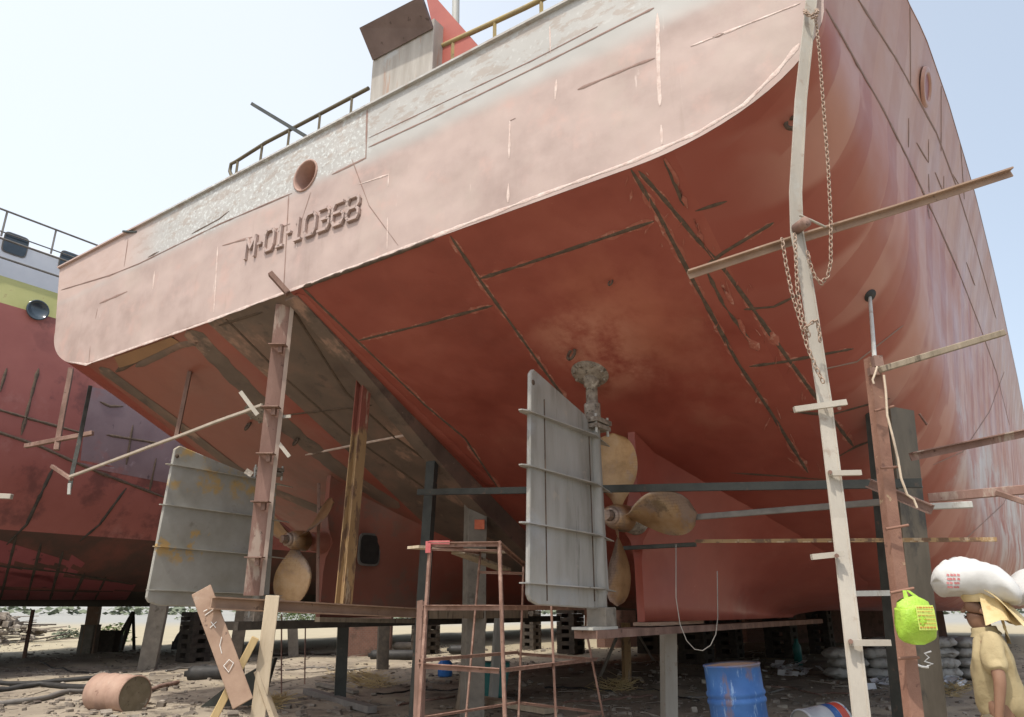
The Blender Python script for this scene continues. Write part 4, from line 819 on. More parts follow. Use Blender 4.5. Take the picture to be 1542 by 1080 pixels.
# port opening and lug on far skeg
q, n_ = hull(552, 828, BVHTree.FromPolygons(SK2.v, SK2.f))
if q is not None:
    m = MB(); n_ = (n_*1.0).normalized(); u = EY; w_ = V((0, 0, 1)); pp = []
    for k in range(24):
        t = 2*pi*k/24; a_, b_ = cos(t), sin(t); e = .4; pp.append(q + EX*.05 + u*(abs(a_)**e*(1 if a_ > 0 else -1)*.26) + w_*(abs(b_)**e*(1 if b_ > 0 else -1)*.28))
    m.prism(pp, EX*.03); sc_ = m.build('sea_chest_frame', GREYP, ship); m = MB(); m.prism([q + EX*.083 + (p - q - EX*.05)*.88 for p in pp], EX*.004); m.build('sea_chest_opening', BLACK, sc_)

# ------------------------------------------------------------------ rusty scaffold tower
tw = empty('scaffold_tower', gz(AY(700, 1150, 7.6)), 'rusty angle iron scaffold frame standing left of the near rudder', 'scaffold')
FL = [(645, 815, 628, 1080, 7.4), (749, 815, 757, 1080, 7.4)]; BL = [(787, 845, 779, 1080, 9.2), (828, 905, 835, 1080, 8.4), (880, 945, 907, 1080, 9.6), (722, 828, 700, 1080, 9.2)]
for i, (x0, y0, x1, y1, Y) in enumerate(FL + BL):
    a_, b_ = AY(x0, y0, Y), AY(x1, y1, Y-.05); m = MB(); m.ang(toground(a_, b_), a_, .045 if i < 2 else .03, .045 if i < 2 else .03, .006, up=V((.6, -.8, 0))); m.build('upright', SCAF, tw)
for x0, y0, Y0, x1, y1, Y1, w_ in [(645, 817, 7.4, 750, 816, 7.4, .045), (645, 826, 7.4, 750, 828, 7.5, .02), (636, 911, 7.4, 880, 912, 8.9, .05), (640, 911, 7.35, 752, 911, 7.35, .05), (630, 998, 7.4, 752, 1006, 7.4, .05), (757, 1006, 7.4, 898, 990, 9.5, .04), (780, 982, 9.2, 898, 991, 9.5, .035), (630, 992, 7.45, 780, 980, 9.2, .035), (750, 817, 7.4, 787, 848, 9.2, .04), (790, 845, 9.2, 838, 848, 9.6, .03), (780, 1056, 9.2, 905, 1071, 9.5, .03), (905, 1072, 9.5, 850, 1085, 8.6, .03), (640, 1078, 8.4, 780, 1056, 9.2, .03), (880, 912, 8.9, 880, 948, 9.5, .03), (720, 860, 9.2, 790, 862, 9.2, .03), (645, 817, 7.4, 722, 830, 9.2, .04)]:
    m = MB(); m.ang(AY(x0, y0, Y0), AY(x1, y1, Y1), w_, w_, .006, up=(0, 0, 1), fy=-1); m.build('cross_rail', SCAF, tw)
m = MB(); m.box(AY(645, 824, 7.38), (.05, .05, .11)); m.box(AY(662, 817, 7.37), (.2, .02, .035)); m.build('pink_tape', HOTP, tw)
a_, b_ = AY(628, 905, 7.7), AY(622, 1080, 7.6); m = MB(); m.ang(toground(a_, b_), a_, .12, .1, .01, up=V((.6, -.8, 0))); solo('steel_post', m, RUST, 'heavier rusty angle post close behind the left scaffold leg', 'post', GH)
m = MB(); m.bar(AY(622, 824, 8.6), AY(760, 832, 9.6), .22, .03); solo('timber_plank', m, WOODP, 'pale plank laid across behind the top of the scaffold frame', 'plank')
m = MB(); m.bar(AY(690, 832, 9.0), AY(760, 858, 9.9), .2, .03); solo('timber_plank', m, WOODG, 'darker sloping plank just under the pale plank behind the scaffold', 'plank')
for x, y in ((755, 888),): m = MB(); m.box(AY(x, y, 12), (.45, .3, .16)); m.bar(AY(728, 904, 12), AY(790, 904, 12), .12, .1)
m = MB(); m.box(AY(722, 790, hq.y-.165), (.16, .02, .15)); tp_ = tpp; m.build('orange_patch', mat('orange_paint', [(.5, .12, .06, 1), (.6, .18, .1, 1)], sc=20, rough=.8), tp_)

# ------------------------------------------------------------------ chains and cords
def chain(pts, label, lk=.042, r=.0042):
    P = [V(p) for p in pts]; seg = [(b-a).length for a, b in zip(P, P[1:])]; T = sum(seg); n = int(T/(lk*.78)); m = MB()
    for k in range(n):
        d = T*k/n; i = 0
        while i < len(seg)-1 and d > seg[i]: d -= seg[i]; i += 1
        c = lerp(P[i], P[i+1], d/seg[i]); t = (P[i+1]-P[i]).normalized(); s_ = V((.9, .43, 0)) if k % 2 == 0 else V((-.43, .9, 0)); s_ = (s_ - t*s_.dot(t)).normalized()
        m.tube([c + t*cos(a)*lk/2 + s_*sin(a)*lk*.3 for a in [2*pi*j/10 for j in range(11)]], r, 5, caps=False)
    return solo('chain', m, CHAIN, label, 'chain', 'chains hanging round the pale pole')
def cpx(L_): return [AY(x, y, Y) for x, y, Y in L_]
chain(cpx([(1228, 25, 4.62), (1234, 80, 4.6), (1240, 160, 4.56), (1247, 250, 4.52), (1251, 330, 4.5), (1251, 395, 4.46), (1246, 418, 4.45), (1236, 426, 4.44), (1226, 415, 4.44), (1219, 395, 4.44), (1215, 375, 4.44)]), 'long chain hanging right of the pale pole and looping below the brown angle')
chain(cpx([(1178, 362, 4.42), (1184, 400, 4.4), (1192, 440, 4.38), (1204, 480, 4.36), (1215, 520, 4.34), (1228, 552, 4.32), (1242, 580, 4.3)]), 'chain falling from the brown angle across the pole to its right side')
chain(cpx([(1197, 355, 4.43), (1199, 400, 4.4), (1201, 440, 4.38), (1207, 475, 4.36), (1220, 510, 4.34)]), 'shorter chain bunched close to the left edge of the pale pole')
chain(cpx([(1213, 494, 4.32), (1222, 486, 4.31), (1230, 482, 4.32), (1234, 500, 4.32), (1235, 518, 4.33)]), 'dark chain knotted around the pole below the brown angle', .035, .005)
chain(cpx([(1212, 18, 4.6), (1222, 23, 4.57), (1232, 18, 4.6), (1228, 14, 4.7), (1214, 14, 4.7), (1212, 20, 4.6), (1224, 27, 4.57), (1232, 24, 4.6)]), 'chain wound twice round the top of the pale pole', .035, .006)
m = MB(); m.tube([AY(1204, 324, 4.45), AY(1222, 332, 4.45), AY(1243, 342, 4.5)], .009, 7); solo('steel_rod', m, LADW, 'short bent rod tying the pole to the brown angle', 'rod')
m = MB(); m.lathe(AY(1206, 340, 4.47), (.3, -1, 0), [(-.05, .0), (-.05, .04), (.06, .04), (.06, 0)], 10); solo('clamp', m, RUST, 'rusty clamp where pole and brown angle cross', 'clamp')
m = MB(); m.tube([AY(x, y, 7.6) for x, y in [(1018, 820), (1018, 900), (1024, 940), (1034, 965), (1046, 978), (1058, 980), (1070, 972), (1078, 955), (1081, 930), (1080, 860)]], .0045, 6); solo('cable', m, GREYP, 'thin cable hanging in a deep loop below the near skeg', 'cable')

# ------------------------------------------------------------------ drums, can, bag, pipes, bottles
def drum(base, ax, r, L_, mm, lidm, label, name='oil_drum', ribs=(), nm='drum'):
    ax = V(ax).normalized(); rt = empty(name, base, label, nm)
    prof = [(0, r*.96), (.005, r+.008), (.02, r+.008), (.025, r)]
    for f in ribs: prof += [(L_*f-.03, r), (L_*f-.015, r+.012), (L_*f, r+.014), (L_*f+.015, r+.012), (L_*f+.03, r)]
    prof += [(L_-.025, r), (L_-.02, r+.008), (L_-.005, r+.008), (L_, r*.96)]
    m = MB(); m.lathe(base, ax, prof, 40); m.build('shell', mm, rt)
    for t, s_ in ((.015, 1), (L_-.018, 1)):
        m = MB(); m.add([base + ax*t + (ax.orthogonal().normalized()*cos(2*pi*k/40) + ax.cross(ax.orthogonal().normalized())*sin(2*pi*k/40))*r*.97 for k in range(40)], [list(range(40))]); m.build('lid', lidm, rt)
    return rt
p = G(178, 1072); a1 = V((.82, -.46, 0)).normalized()
q = AY(150, 1043, 13.1); drum(V((q.x, q.y, .285)), a1, .285, .92, BARR, OLIVE, 'tan rusty steel drum lying on its side in the left foreground', ribs=(.33, .66))
db = gz(AY(1119, 1100, 8.3)); drum(db, V((-.07, 0, 1)), .285, .88, BLUE, BRWN, 'dented blue steel drum standing under the near skeg with rust stains', ribs=(.60, .68))
for o in [o for o in bpy.data.objects if o.name.startswith('oil_drum.001')]: pass
cb = AY(1206, 1085, 6.1); cb.z = .10 if cb.z < .2 else cb.z
cq = G(1240, 1079)
cy = 9.1; cc_ = gz(AY(1208, 1085, cy)); cc_.z += .10; drum(cc_, V((.9, .35, .10)), .21, .55, CANL, GALV, 'pale blue and white paint tin lying on its side right of the blue drum', name='paint_tin', ribs=(), nm='tin')
tin = [o for o in bpy.data.objects if o.name.startswith('paint_tin')][0]; ax_ = V((.9, .35, .10)).normalized(); m = MB(); m.lathe(cc_, ax_, [(.42, .2135), (.52, .2135)], 36); m.build('red_band', CANR, tin); m = MB(); m.lathe(cc_, ax_, [(.32, .2135), (.415, .2135)], 36); m.build('blue_band', BLUE, tin)
# the can must sit in view: lift on the uneven spoil heap
def hose(pts, r, mm, label, name='hose', cat='hose', g_=None):
    P = []
    for i in range(len(pts)-1):
        a_, b_ = G(*pts[i]), G(*pts[i+1])
        for k in range(4): c = lerp(a_, b_, k/4); P.append(V((c.x, c.y, hgt(c.x, c.y)+r+.01*sin(k*2+i))))
    m = MB(); m.tube(P, r, 8); return solo(name, m, mm, label, cat, g_)
hose([(-40, 1034), (60, 1030), (150, 1026), (230, 1020)], .05, BLACK, 'black hose on the ground, rear one of the left hoses', g_='hoses on the ground at left')
hose([(-40, 1042), (60, 1036), (140, 1040), (240, 1036)], .055, BLACK, 'black hose on the ground, front one of the left hoses', g_='hoses on the ground at left')
hose([(-40, 1065), (40, 1058), (100, 1048), (160, 1040)], .05, GREYP, 'dusty grey pipe lying towards the tan drum', name='pipe', cat='pipe')
hose([(225, 1042), (280, 1029)], .045, RUST, 'rusty pipe end poking out right of the tan drum', name='pipe', cat='pipe')
hose([(400, 990), (450, 986), (500, 984), (560, 985)], .04, DGREY, 'dark pipe on the ground behind the thin rods', name='pipe', cat='pipe')
def cyl(px, py, L_, r, mm, label, az=.1):
    p = G(px, py); d = V((cos(az), sin(az), 0)); m = MB(); m.lathe(V((p.x, p.y, r)) - d*L_/2, d, [(0, 0), (0, r*.35), (.06, r*.4), (.08, r*.75), (.16, r), (L_-.1, r), (L_-.02, r*.8), (L_, 0)], 20); solo('gas_cylinder', m, mm, label, 'cylinder', 'gas cylinders lying under the hull')
cyl(590, 995, 1.5, .16, BLACK, 'black gas cylinder lying left of the scaffold, front one', .02); cyl(618, 980, 1.4, .16, CONC, 'pale gas cylinder lying behind the black one', .2)
cyl(700, 985, 1.3, .15, BLACK, 'black gas cylinder seen through the scaffold', .05); cyl(322, 1026, 1.3, .17, BLACK, 'greasy black gas cylinder left of the pale trestle', .25)
m = MB(); p = G(300, 1073); m.prism([p, p + V((.9, .25, 0)), p + V((1.05, .25, .72)), p+V((.5, .1, .4))], V((.02, .1, 0))); solo('steel_plate', m, DARKS, 'dark green triangular plate leaning behind the trestle foot', 'plate')
def timber(p0_, p1_, w_, mm, label, name='timber_plank', hh=.05):
    a_, b_ = G(*p0_), G(*p1_); m = MB(); m.bar(a_ + V((0, 0, hh/2+.02)), b_ + V((0, 0, hh/2+.02)), w_, hh); solo(name, m, mm, label, 'plank', 'planks lying on the ground')
timber((462, 1046), (560, 1076), .16, GREYP, 'grey timber lying slantwise right of the trestle', hh=.1); timber((478, 1034), (536, 1046), .12, CONC, 'short white scrap board behind the grey timber'); timber((640, 1081), (790, 1060), .10, BRWN, 'thin dark strip on the ground in front of the log post', hh=.04)
timber((700, 1055), (830, 1075), .30, WOODP, 'pale broad board on the ground beside the teal bin', hh=.08)
# teal bin
p = G(728, 1050); m = MB(); m.add([p + V(q) for q in [(-.42, -.3, 0), (.42, -.3, 0), (.42, .3, 0), (-.42, .3, 0), (-.32, -.22, .6), (.5, -.22, .6), (.5, .3, .6), (-.32, .3, .6)]], [(0, 1, 2, 3), (4, 7, 6, 5), (0, 4, 5, 1), (1, 5, 6, 2), (2, 6, 7, 3), (3, 7, 4, 0)]); tb = solo('plastic_bin', m, TEAL, 'teal plastic bin on the ground behind the log post', 'bin', bevel=.03)
p = G(670, 1018); m = MB(); m.lathe(p, (0, 0, 1), [(0, 0), (0, .16), (.03, .18), (.3, .18), (.38, .1), (.42, .06), (.46, .06), (.46, 0)], 18); solo('water_jug', m, BLUP, 'blue plastic water jug on the dirt seen through the scaffold', 'jug')
p = G(1203, 1003); m = MB(); m.lathe(p + V((0, 0, .0)), (0, 0, 1), [(0, 0), (0, .11), (.5, .12), (.62, .06), (.72, .05), (.72, 0)], 14); solo('plastic_bottle', m, TEAL, 'tall blue green plastic bottle standing in the dark under the hull', 'bottle')
random.seed(21)
for i, (x0, y0, x1, y1, r_) in enumerate([(560, 1050, 700, 1040, .015), (850, 1062, 990, 1050, .02), (1030, 1052, 1190, 1036, .018), (960, 1040, 1060, 1062, .012), (600, 1064, 690, 1050, .02), (250, 1010, 330, 1004, .025), (60, 1000, 200, 1012, .02), (1150, 1034, 1300, 1046, .015), (430, 1012, 560, 1006, .02), (820, 1034, 930, 1044, .02)]):
    mx_, my_ = (x0+x1)/2, (y0+y1)/2 + random.uniform(-6, 6)
    hose([(x0, y0), (lerp(x0, mx_, .5), lerp(y0, my_, .5)+random.uniform(-3, 3)), (mx_, my_), (lerp(mx_, x1, .5), lerp(my_, y1, .5)+random.uniform(-3, 3)), (x1, y1)], r_, [BLACK, RUST, GREYP][i % 3],
         '%s lying on the dirt %s' % (['thin black cable', 'thin rusty rod', 'dusty grey cable'][i % 3], ['between the dark channel post and scaffold', 'right of the scaffold foot', 'left of the paint tin', 'left of the pale channel post', 'beside the left scaffold leg', 'behind the tan drum, right', 'behind the tan drum, left', 'in front of the sack stack', 'in front of the black square post', 'below the stained yellow post'][i]), name=['cable', 'steel_rod', 'cable'][i % 3], cat=['cable', 'rod', 'cable'][i % 3])
# dark boxes in the left background
for (px, py, sx_, sy_, sz_, mm, lab) in [(130, 985, .5, .5, .95, CONC, 'square concrete block beside the thick brown pillar'), (152, 982, 1.1, .5, .75, DGREY, 'black steel box right of the concrete block'), (172, 980, .35, .4, .6, BLACK, 'small black box next to the black steel box')]:
    p = G(px, py); m = MB(); m.box(p + V((0, 0, sz_/2)), (sx_, sy_, sz_)); m.box(p + V((0, 0, sz_+.02)), (sx_*1.04, sy_*1.04, .05)); solo('storage_box', m, mm, lab, 'box', bevel=.02)
rtp = empty('pole_tripod', G(187, 978), 'dark poles propped into a tripod behind the black box', 'tripod')
for dx, dy in ((-.5, 0), (.35, .1), (.05, -.35)): p = G(187, 978); m = MB(); m.bar(p + V((dx, dy, 0)), p + V((.1, .05, 1.45)), .13, .1); m.build('pole', DGREY, rtp)
# green bag
BY = 5.05
bag = empty('plastic_bag', AY(1378, 966, BY), 'lime green plastic carrier bag with red print hanging on the red brown pole', 'bag')
c = AY(1378, 930, BY); rows = []
for i in range(21):
    t = i/20; z = .135 - .30*t; wd = (.128 + .020*sin(pi*t*.9)) * (1 if t < .85 else sqrt(max(0.02, 1-((t-.85)/.16)**2)))
    dp_ = .02 + .055*sin(pi*min(1, t*1.05))
    rw = []
    for k in range(29):
        a_ = 2*pi*k/28; x = wd*(abs(cos(a_))**.7)*(1 if cos(a_) > 0 else -1); y = dp_*sin(a_); wr = 1 + .16*noise.noise(V((x*16, y*16, z*6)))*(.4+t)
        pl_ = 1 + .10*sin(k*2.7 + 3*t)*(1-t)**.7 + .05*sin(k*1.3+9*t); y *= pl_*1.15; rw.append(c + V((x*wr*.80*(.93+.07*pl_) - .006*t, y*wr, z + .02*noise.noise(V((x*9, 0, 5)))*(t < .1) - (.045*abs(x)/.15 if t < .25 else 0))))
    rows.append(rw)
m = MB(); m.grid(rows); m.add(rows[-1][:-1], [list(range(28))]); m.build('bag_body', LIME, bag)
for xx in (-.05, .025):
    m = MB(); hk = AY(1365, 889, BY); 
    m.prism([c + V((xx-.012, -.02, .12)), c + V((xx+.02, -.02, .12)), hk + V((xx*.3+.012, 0, 0)), hk + V((xx*.3-.01, 0, 0))], (0, .004, 0)); m.build('handle', LIME, bag)
m = MB(); rows = []
for i in range(6):
    z = .075 - .03*i; rows.append([c + V((x, -.088 + .25*(x-.03)**2*4 - .0 + (.010 if i in (0,) else 0), z)) for x in (-.03, 0, .03, .06, .088)])
m.grid(rows); m.build('print_panel', LIMEP, bag)
m = MB()
for i in range(6):
    z = .062 - .024*i; x = -.024
    while x < .074:
        L_ = random.uniform(.006, .02); y = -.092 + (x-.03)**2; m.bar(c + V((x, y, z)), c + V((min(x+L_, .08), y, z)), .002, .009 if i in (0, 5) else .0035, up=(0, 0, 1)); x += L_ + .005
m.build('print_lines', PRINT, bag)

# ------------------------------------------------------------------ sacks
def sack_mesh(L_, W_, T_, bend=0, seed=0, drape=0):
    rows = []; nu, nv = 44, 36
    for i in range(nu+1):
        u = -1 + 2*i/nu; rw = []
        ew = (1-abs(u)**5)**.5 if abs(u) < 1 else 0; et = (1-abs(u)**4)**.55 if abs(u) < 1 else 0
        for k in range(nv+1):
            a_ = 2*pi*k/nv; cx, sx_ = cos(a_), sin(a_)
            y = W_/2*(.62+.38*ew)*(abs(cx)**.8)*(1 if cx > 0 else -1)*(ew*.25+.75 if abs(u) < .97 else .7)
            z = T_/2*et*(abs(sx_)**.9)*(1 if sx_ > 0 else -1)
            x = u*L_/2
            nz = noise.noise(V((x*5+seed*7, y*5, z*5)))*.16*T_*(1.2 if abs(u) > .7 else .7) + noise.noise(V((x*15+seed, y*15, z*9)))*.06*T_
            z += nz*et - drape*(x*x) - bend*x; cr_ = (1-min(1, abs(noise.noise(V((x*4+seed, y*4+z*3, seed*3.1))))*7))*.09*T_; y *= 1-cr_*1.2; z -= cr_*et*(1 if sx_ > 0 else -1)
            rw.append(V((x, y, z)))
        rows.append(rw)
    return rows
protos = []
for k in range(3):
    m = MB(); m.grid(sack_mesh(.92, .5, .26, 0, k)); me = m.mesh('sack', SACKG); protos.append(me)
def put_sack(me, loc, rz, label, group, tilt=0):
    o = bpy.data.objects.new('sack', me); COL.objects.link(o); o.location = loc; o.rotation_euler = (0, tilt, rz); return tag(o, label, 'sack', group)
rowsn = ['bottom', 'second', 'third', 'top']; cols = ['leftmost', 'second from left', 'middle', 'second from right', 'rightmost']
base = G(1272, 1022); dirx = (G(1370, 1021) - base).normalized()
for r_ in range(4):
    for k in range(5):
        if r_ == 3 and k in (0, 4): continue
        p = base + dirx*(k*.92 + (.12 if r_ % 2 else 0)); put_sack(protos[(r_+k) % 3], (p.x, p.y+random.uniform(-.05, .05), .12 + .225*r_), atan2(dirx.y, dirx.x)+random.uniform(-.12, .12)+(pi if k % 2 else 0), 'grey filled sack, %s of the %s row in the stack under the hull' % (cols[k], rowsn[r_]), 'grey sacks stacked under the hull', random.uniform(-.05, .05))
base = G(1418, 1022)
for r_ in range(4):
    for k in range(2):
        p = base + V((k*.9, 0, 0)); put_sack(protos[(r_+k+1) % 3], (p.x, p.y, .12 + .225*r_), random.uniform(-.12, .12), 'grey filled sack, %s of the %s row in the pile behind the sack carrier' % (['left', 'right'][k], rowsn[r_]), 'grey sacks piled behind the carrier')

# ------------------------------------------------------------------ people
def skin(name, J, E, parent, mm, sub=2, root=0):
    me = bpy.data.meshes.new(name); names = list(J); me.from_pydata([J[k][0] for k in names], [(names.index(a), names.index(b)) for a, b in E], [])
    o = bpy.data.objects.new('tmp_skin', me); COL.objects.link(o); o.modifiers.new('skin', 'SKIN'); o.modifiers['skin'].use_smooth_shade = True
    sv = me.skin_vertices[0].data
    for i, k in enumerate(names):
        r = J[k][1]; sv[i].radius = (r, r) if isinstance(r, (int, float)) else r; sv[i].use_root = (i == root)
    sb = o.modifiers.new('sub', 'SUBSURF'); sb.levels = sub; sb.render_levels = sub
    dg = bpy.context.evaluated_depsgraph_get(); ev = o.evaluated_get(dg); nm = bpy.data.meshes.new_from_object(ev)
    bpy.data.objects.remove(o); nm.materials.clear(); nm.materials.append(mm)
    for p in nm.polygons: p.use_smooth = True
    ob = bpy.data.objects.new(name, nm); COL.objects.link(ob); ob.parent = parent; MW[ob.name] = MW[parent.name]
    return ob
def carrier(loc, label, rz=0):
    pr = empty('person', loc, label, 'person', 'sack carriers', rz=rz)
    J = {'pelvis': ((0, 0, .90), (.115, .10)), 'belly': ((-.01, 0, 1.02), (.135, .10)), 'chest': ((-.01, 0, 1.22), (.15, .115)), 'neckb': ((0, 0, 1.37), (.06, .06)), 'neck': ((-.02, 0, 1.43), (.052, .052)), 'jaw': ((-.048, 0, 1.472), (.068, .066)),
         'head': ((-.028, 0, 1.55), (.098, .090)), 'crown': ((-.015, 0, 1.63), (.078, .074)), 'nose': ((-.140, 0, 1.528), .013), 'noser': ((-.108, 0, 1.55), .022), 'chin': ((-.108, 0, 1.458), .032),
         'shL': ((0, -.16, 1.345), .058), 'elL': ((.02, -.245, 1.09), .043), 'wrL': ((-.03, -.25, .86), .028), 'paL': ((-.04, -.25, .79), (.034, .022)),
         'shR': ((0, .16, 1.345), .058), 'elR': ((.03, .245, 1.09), .043), 'wrR': ((-.08, .24, .87), .028), 'paR': ((-.10, .235, .80), (.034, .022)),
         'hiL': ((0, -.085, .82), .075), 'knL': ((-.06, -.10, .47), .06), 'anL': ((.05, -.10, .10), .036), 'heL': ((.07, -.10, .05), .036), 'toL': ((-.09, -.11, .035), .032),
         'hiR': ((0, .085, .82), .075), 'knR': ((-.04, .10, .47), .06), 'anR': ((-.10, .10, .10), .036), 'heR': ((-.07, .10, .05), .036), 'toR': ((-.24, .11, .035), .032)}
    E = [('pelvis', 'belly'), ('belly', 'chest'), ('chest', 'neckb'), ('neckb', 'neck'), ('neck', 'jaw'), ('jaw', 'head'), ('head', 'crown'), ('head', 'noser'), ('noser', 'nose'), ('jaw', 'chin'),
         ('chest', 'shL'), ('shL', 'elL'), ('elL', 'wrL'), ('wrL', 'paL'), ('chest', 'shR'), ('shR', 'elR'), ('elR', 'wrR'), ('wrR', 'paR'),
         ('pelvis', 'hiL'), ('hiL', 'knL'), ('knL', 'anL'), ('anL', 'heL'), ('heL', 'toL'), ('pelvis', 'hiR'), ('hiR', 'knR'), ('knR', 'anR'), ('anR', 'heR'), ('heR', 'toR')]
    for i, (dx, dy, L_) in enumerate([(-.030, .0, .085), (-.012, .003, .092), (.006, .003, .088), (.022, 0, .072)]):
        for sd, sgn in (('L', -1), ('R', 1)):
            pa = V(J['pa'+sd][0])
            if 1: ps = [pa + V((dx, dy, -.03)), pa + V((dx-.006, dy, -.03-L_*.45)), pa + V((dx-.010, .012, -.03-L_*.8)), pa + V((dx-.004, .028, -.03-L_))]
            prev = 'pa'+sd
            for j, q in enumerate(ps): kk = 'f%s%d%d' % (sd, i, j); J[kk] = (tuple(q), .0095 - .0012*j); E.append((prev, kk)); prev = kk
    for sd in 'LR':
        pa = V(J['pa'+sd][0]); z = -1
        for j, q in enumerate([pa + V((-.032, .008, .015*z*-1)), pa + V((-.048, .012, .01*z)), pa + V((-.05, .018, .035*z))]): kk = 't%s%d' % (sd, j); J[kk] = (tuple(q), .011-.001*j); E.append(('pa'+sd if j == 0 else 't%s%d' % (sd, j-1), kk))
    skin('body', J, E, pr, SKIN)
    S = {'hem': ((.0, 0, .80), (.19, .17)), 'waist': ((.0, 0, 1.0), (.180, .155)), 'chest': ((-.01, 0, 1.22), (.190, .150)), 'neckb': ((.0, 0, 1.365), (.105, .095)), 'col': ((-.005, 0, 1.42), (.072, .072)),
         'shL': ((0, -.165, 1.34), .078), 'slL': ((.01, -.215, 1.20), .074), 'sleL': ((.015, -.235, 1.13), .072), 'shR': ((0, .165, 1.34), .078), 'slR': ((-.05, .225, 1.22), .074)}
    sk = skin('shirt', S, [('hem', 'waist'), ('waist', 'chest'), ('chest', 'neckb'), ('neckb', 'col'), ('chest', 'shL'), ('shL', 'slL'), ('slL', 'sleL'), ('chest', 'shR'), ('shR', 'slR')], pr, SHIRT, 3)
    for v in sk.data.vertices:
        n_ = noise.noise(V((v.co.x*9, v.co.y*9, v.co.z*5)))*.022 + noise.noise(V((v.co.x*22, v.co.y*22, v.co.z*12)))*.009; v.co += v.normal*n_
    T = {'w': ((0, 0, .90), (.165, .145)), 'hip': ((0, 0, .80), (.165, .15)), 'lL': ((-.02, -.095, .72), .105), 'kL': ((-.05, -.10, .47), .09), 'bL': ((.02, -.10, .22), .085), 'lR': ((-.02, .095, .72), .105), 'kR': ((-.04, .10, .47), .09), 'bR': ((-.08, .10, .22), .085)}
    skin('trousers', T, [('w', 'hip'), ('hip', 'lL'), ('lL', 'kL'), ('kL', 'bL'), ('hip', 'lR'), ('lR', 'kR'), ('kR', 'bR')], pr, TROU)
    def loc_build(m, nm, mm): 
        m.v = [MW[pr.name] @ V(p) for p in m.v]; return m.build(nm, mm, pr)
    m = MB(); m.lathe((-.005, 0, 1.50), (0, 0, 1), [(0, .070), (.05, .088), (.10, .090), (.14, .075), (.165, .03), (.17, 0)], 20); 
    m.v = [V((p.x*.9 + .038, p.y*1.02, p.z)) for p in m.v]; loc_build(m, 'hair', HAIR)
    for sy in (-1, 1):
        m = MB(); m.lathe((-.100, sy*.032, 1.552), (-1, 0, 0), [(-.01, .013), (0, .012), (.006, .007), (.008, 0)], 10); loc_build(m, 'eye', WHITEP)
        m = MB(); m.lathe((-.104, sy*.032, 1.552), (-1, 0, 0), [(0, .007), (.005, .005), (.0055, 0)], 8); loc_build(m, 'pupil', HAIR)
        m = MB(); m.bar((-.112, sy*.016, 1.572), (-.094, sy*.048, 1.574), .006, .006); loc_build(m, 'eyebrow', HAIR)
        m = MB(); m.lathe((-.0, sy*.088, 1.535), (0, sy, 0), [(0, .022), (.008, .024), (.012, .015), (.012, 0)], 10); loc_build(m, 'ear', SKIN)
    m = MB(); m.tube([(-.105, -.025, 1.487), (-.119, 0, 1.490), (-.105, .025, 1.487)], .006, 7); loc_build(m, 'mouth', mat('lips', [(.16, .06, .05, 1), (.2, .08, .06, 1)]))
    m = MB(); m.tube([(-.108, -.028, 1.499), (-.122, 0, 1.503), (-.108, .028, 1.499)], .005, 7); loc_build(m, 'moustache', HAIR)
    # head cloth: pad and a flap falling behind
    m = MB(); m.lathe((0, 0, 1.60), (0, 0, 1), [(0, .112), (.03, .125), (.06, .12), (.075, .08), (.08, 0)], 20); loc_build(m, 'head_pad', CLOTH)
    rows = []
    for i in range(12):
        t = i/11; rows.append([V((.03 + .20*t + .02*sin(k*1.3), (k-6)*.028*(1+.25*t) , 1.675 - .20*t**1.25 + .012*sin(k*1.9+t*4) - .05*t*abs((k-6)/6))) for k in range(13)])
    m = MB(); m.grid(rows); m.grid([[p + V((0, 0, .004)) for p in r] for r in rows]); loc_build(m, 'head_cloth', CLOTH)
    rows = []
    for i in range(10):
        t = i/9; rows.append([V(((.115 + .12*t + .015*sin(k*1.7+t*3))*cos(R(-88+11*k)) - .01, (.115 + .09*t + .012*sin(k*1.7+t*3))*sin(R(-88+11*k)), 1.67 - .21*t - .02*sin(k*1.1+2*t))) for k in range(17)])
    m = MB(); m.grid(rows); m.grid([[p + V((.004, 0, 0)) for p in r] for r in rows]); loc_build(m, 'head_cloth_fold', CLOTH)
    m = MB(); m.lathe((-.01, 0, 1.37), (-.12, 0, 1), [(0, .10), (.03, .085), (.055, .082), (.06, .074), (.03, .07)], 22); loc_build(m, 'collar', SHIRT)
    rows = [[V((.10 + .012*sin(k+i) + .02*i/8, (k-2)*.03, 1.60 - .035*i)) for k in range(5)] for i in range(9)]; m = MB(); m.grid(rows); loc_build(m, 'cloth_tail', CLOTH)
    return pr
cl = gz(AY(1479, 915, 5.6)); RC = R(-31); MC = Matrix.Translation(cl) @ Matrix.Rotation(RC, 4, 'Z')
carrier(cl, 'man in tan shirt and yellow head cloth carrying a white sack on his head', RC)
rows = sack_mesh(.56, .40, .27, .14, 5, 1.1)
m = MB(); m.grid([[MC @ V((p.x-.02, p.y, p.z+1.775)) for p in r] for r in rows]); sw = solo('sack', m, SACKW, 'bulging white sack with red print balanced on the head of the man in tan', 'sack', 'white sacks carried on heads')
m = MB(); random.seed(3)
SWB = BVHTree.FromPolygons([sw.location + v.co for v in sw.data.vertices], [tuple(p.vertices) for p in sw.data.polygons])
for k in range(4):
    for j in range(4):
        hq2 = SWB.ray_cast(CAM, ray(1428+5*j+random.uniform(-1, 1), 866+6*k).normalized(), 50)
        if hq2[0] is None: continue
        n3 = hq2[1] if hq2[1].dot(hq2[0]-CAM) < 0 else -hq2[1]; e_ = n3.cross(V((0, 0, 1))).normalized(); f_ = e_.cross(n3); cq = hq2[0] + n3*.003
        m.add([cq - e_*.008 - f_*.009, cq + e_*.010 - f_*.006, cq + e_*.006 + f_*.010, cq - e_*.009 + f_*.005], [(0, 1, 2, 3)])
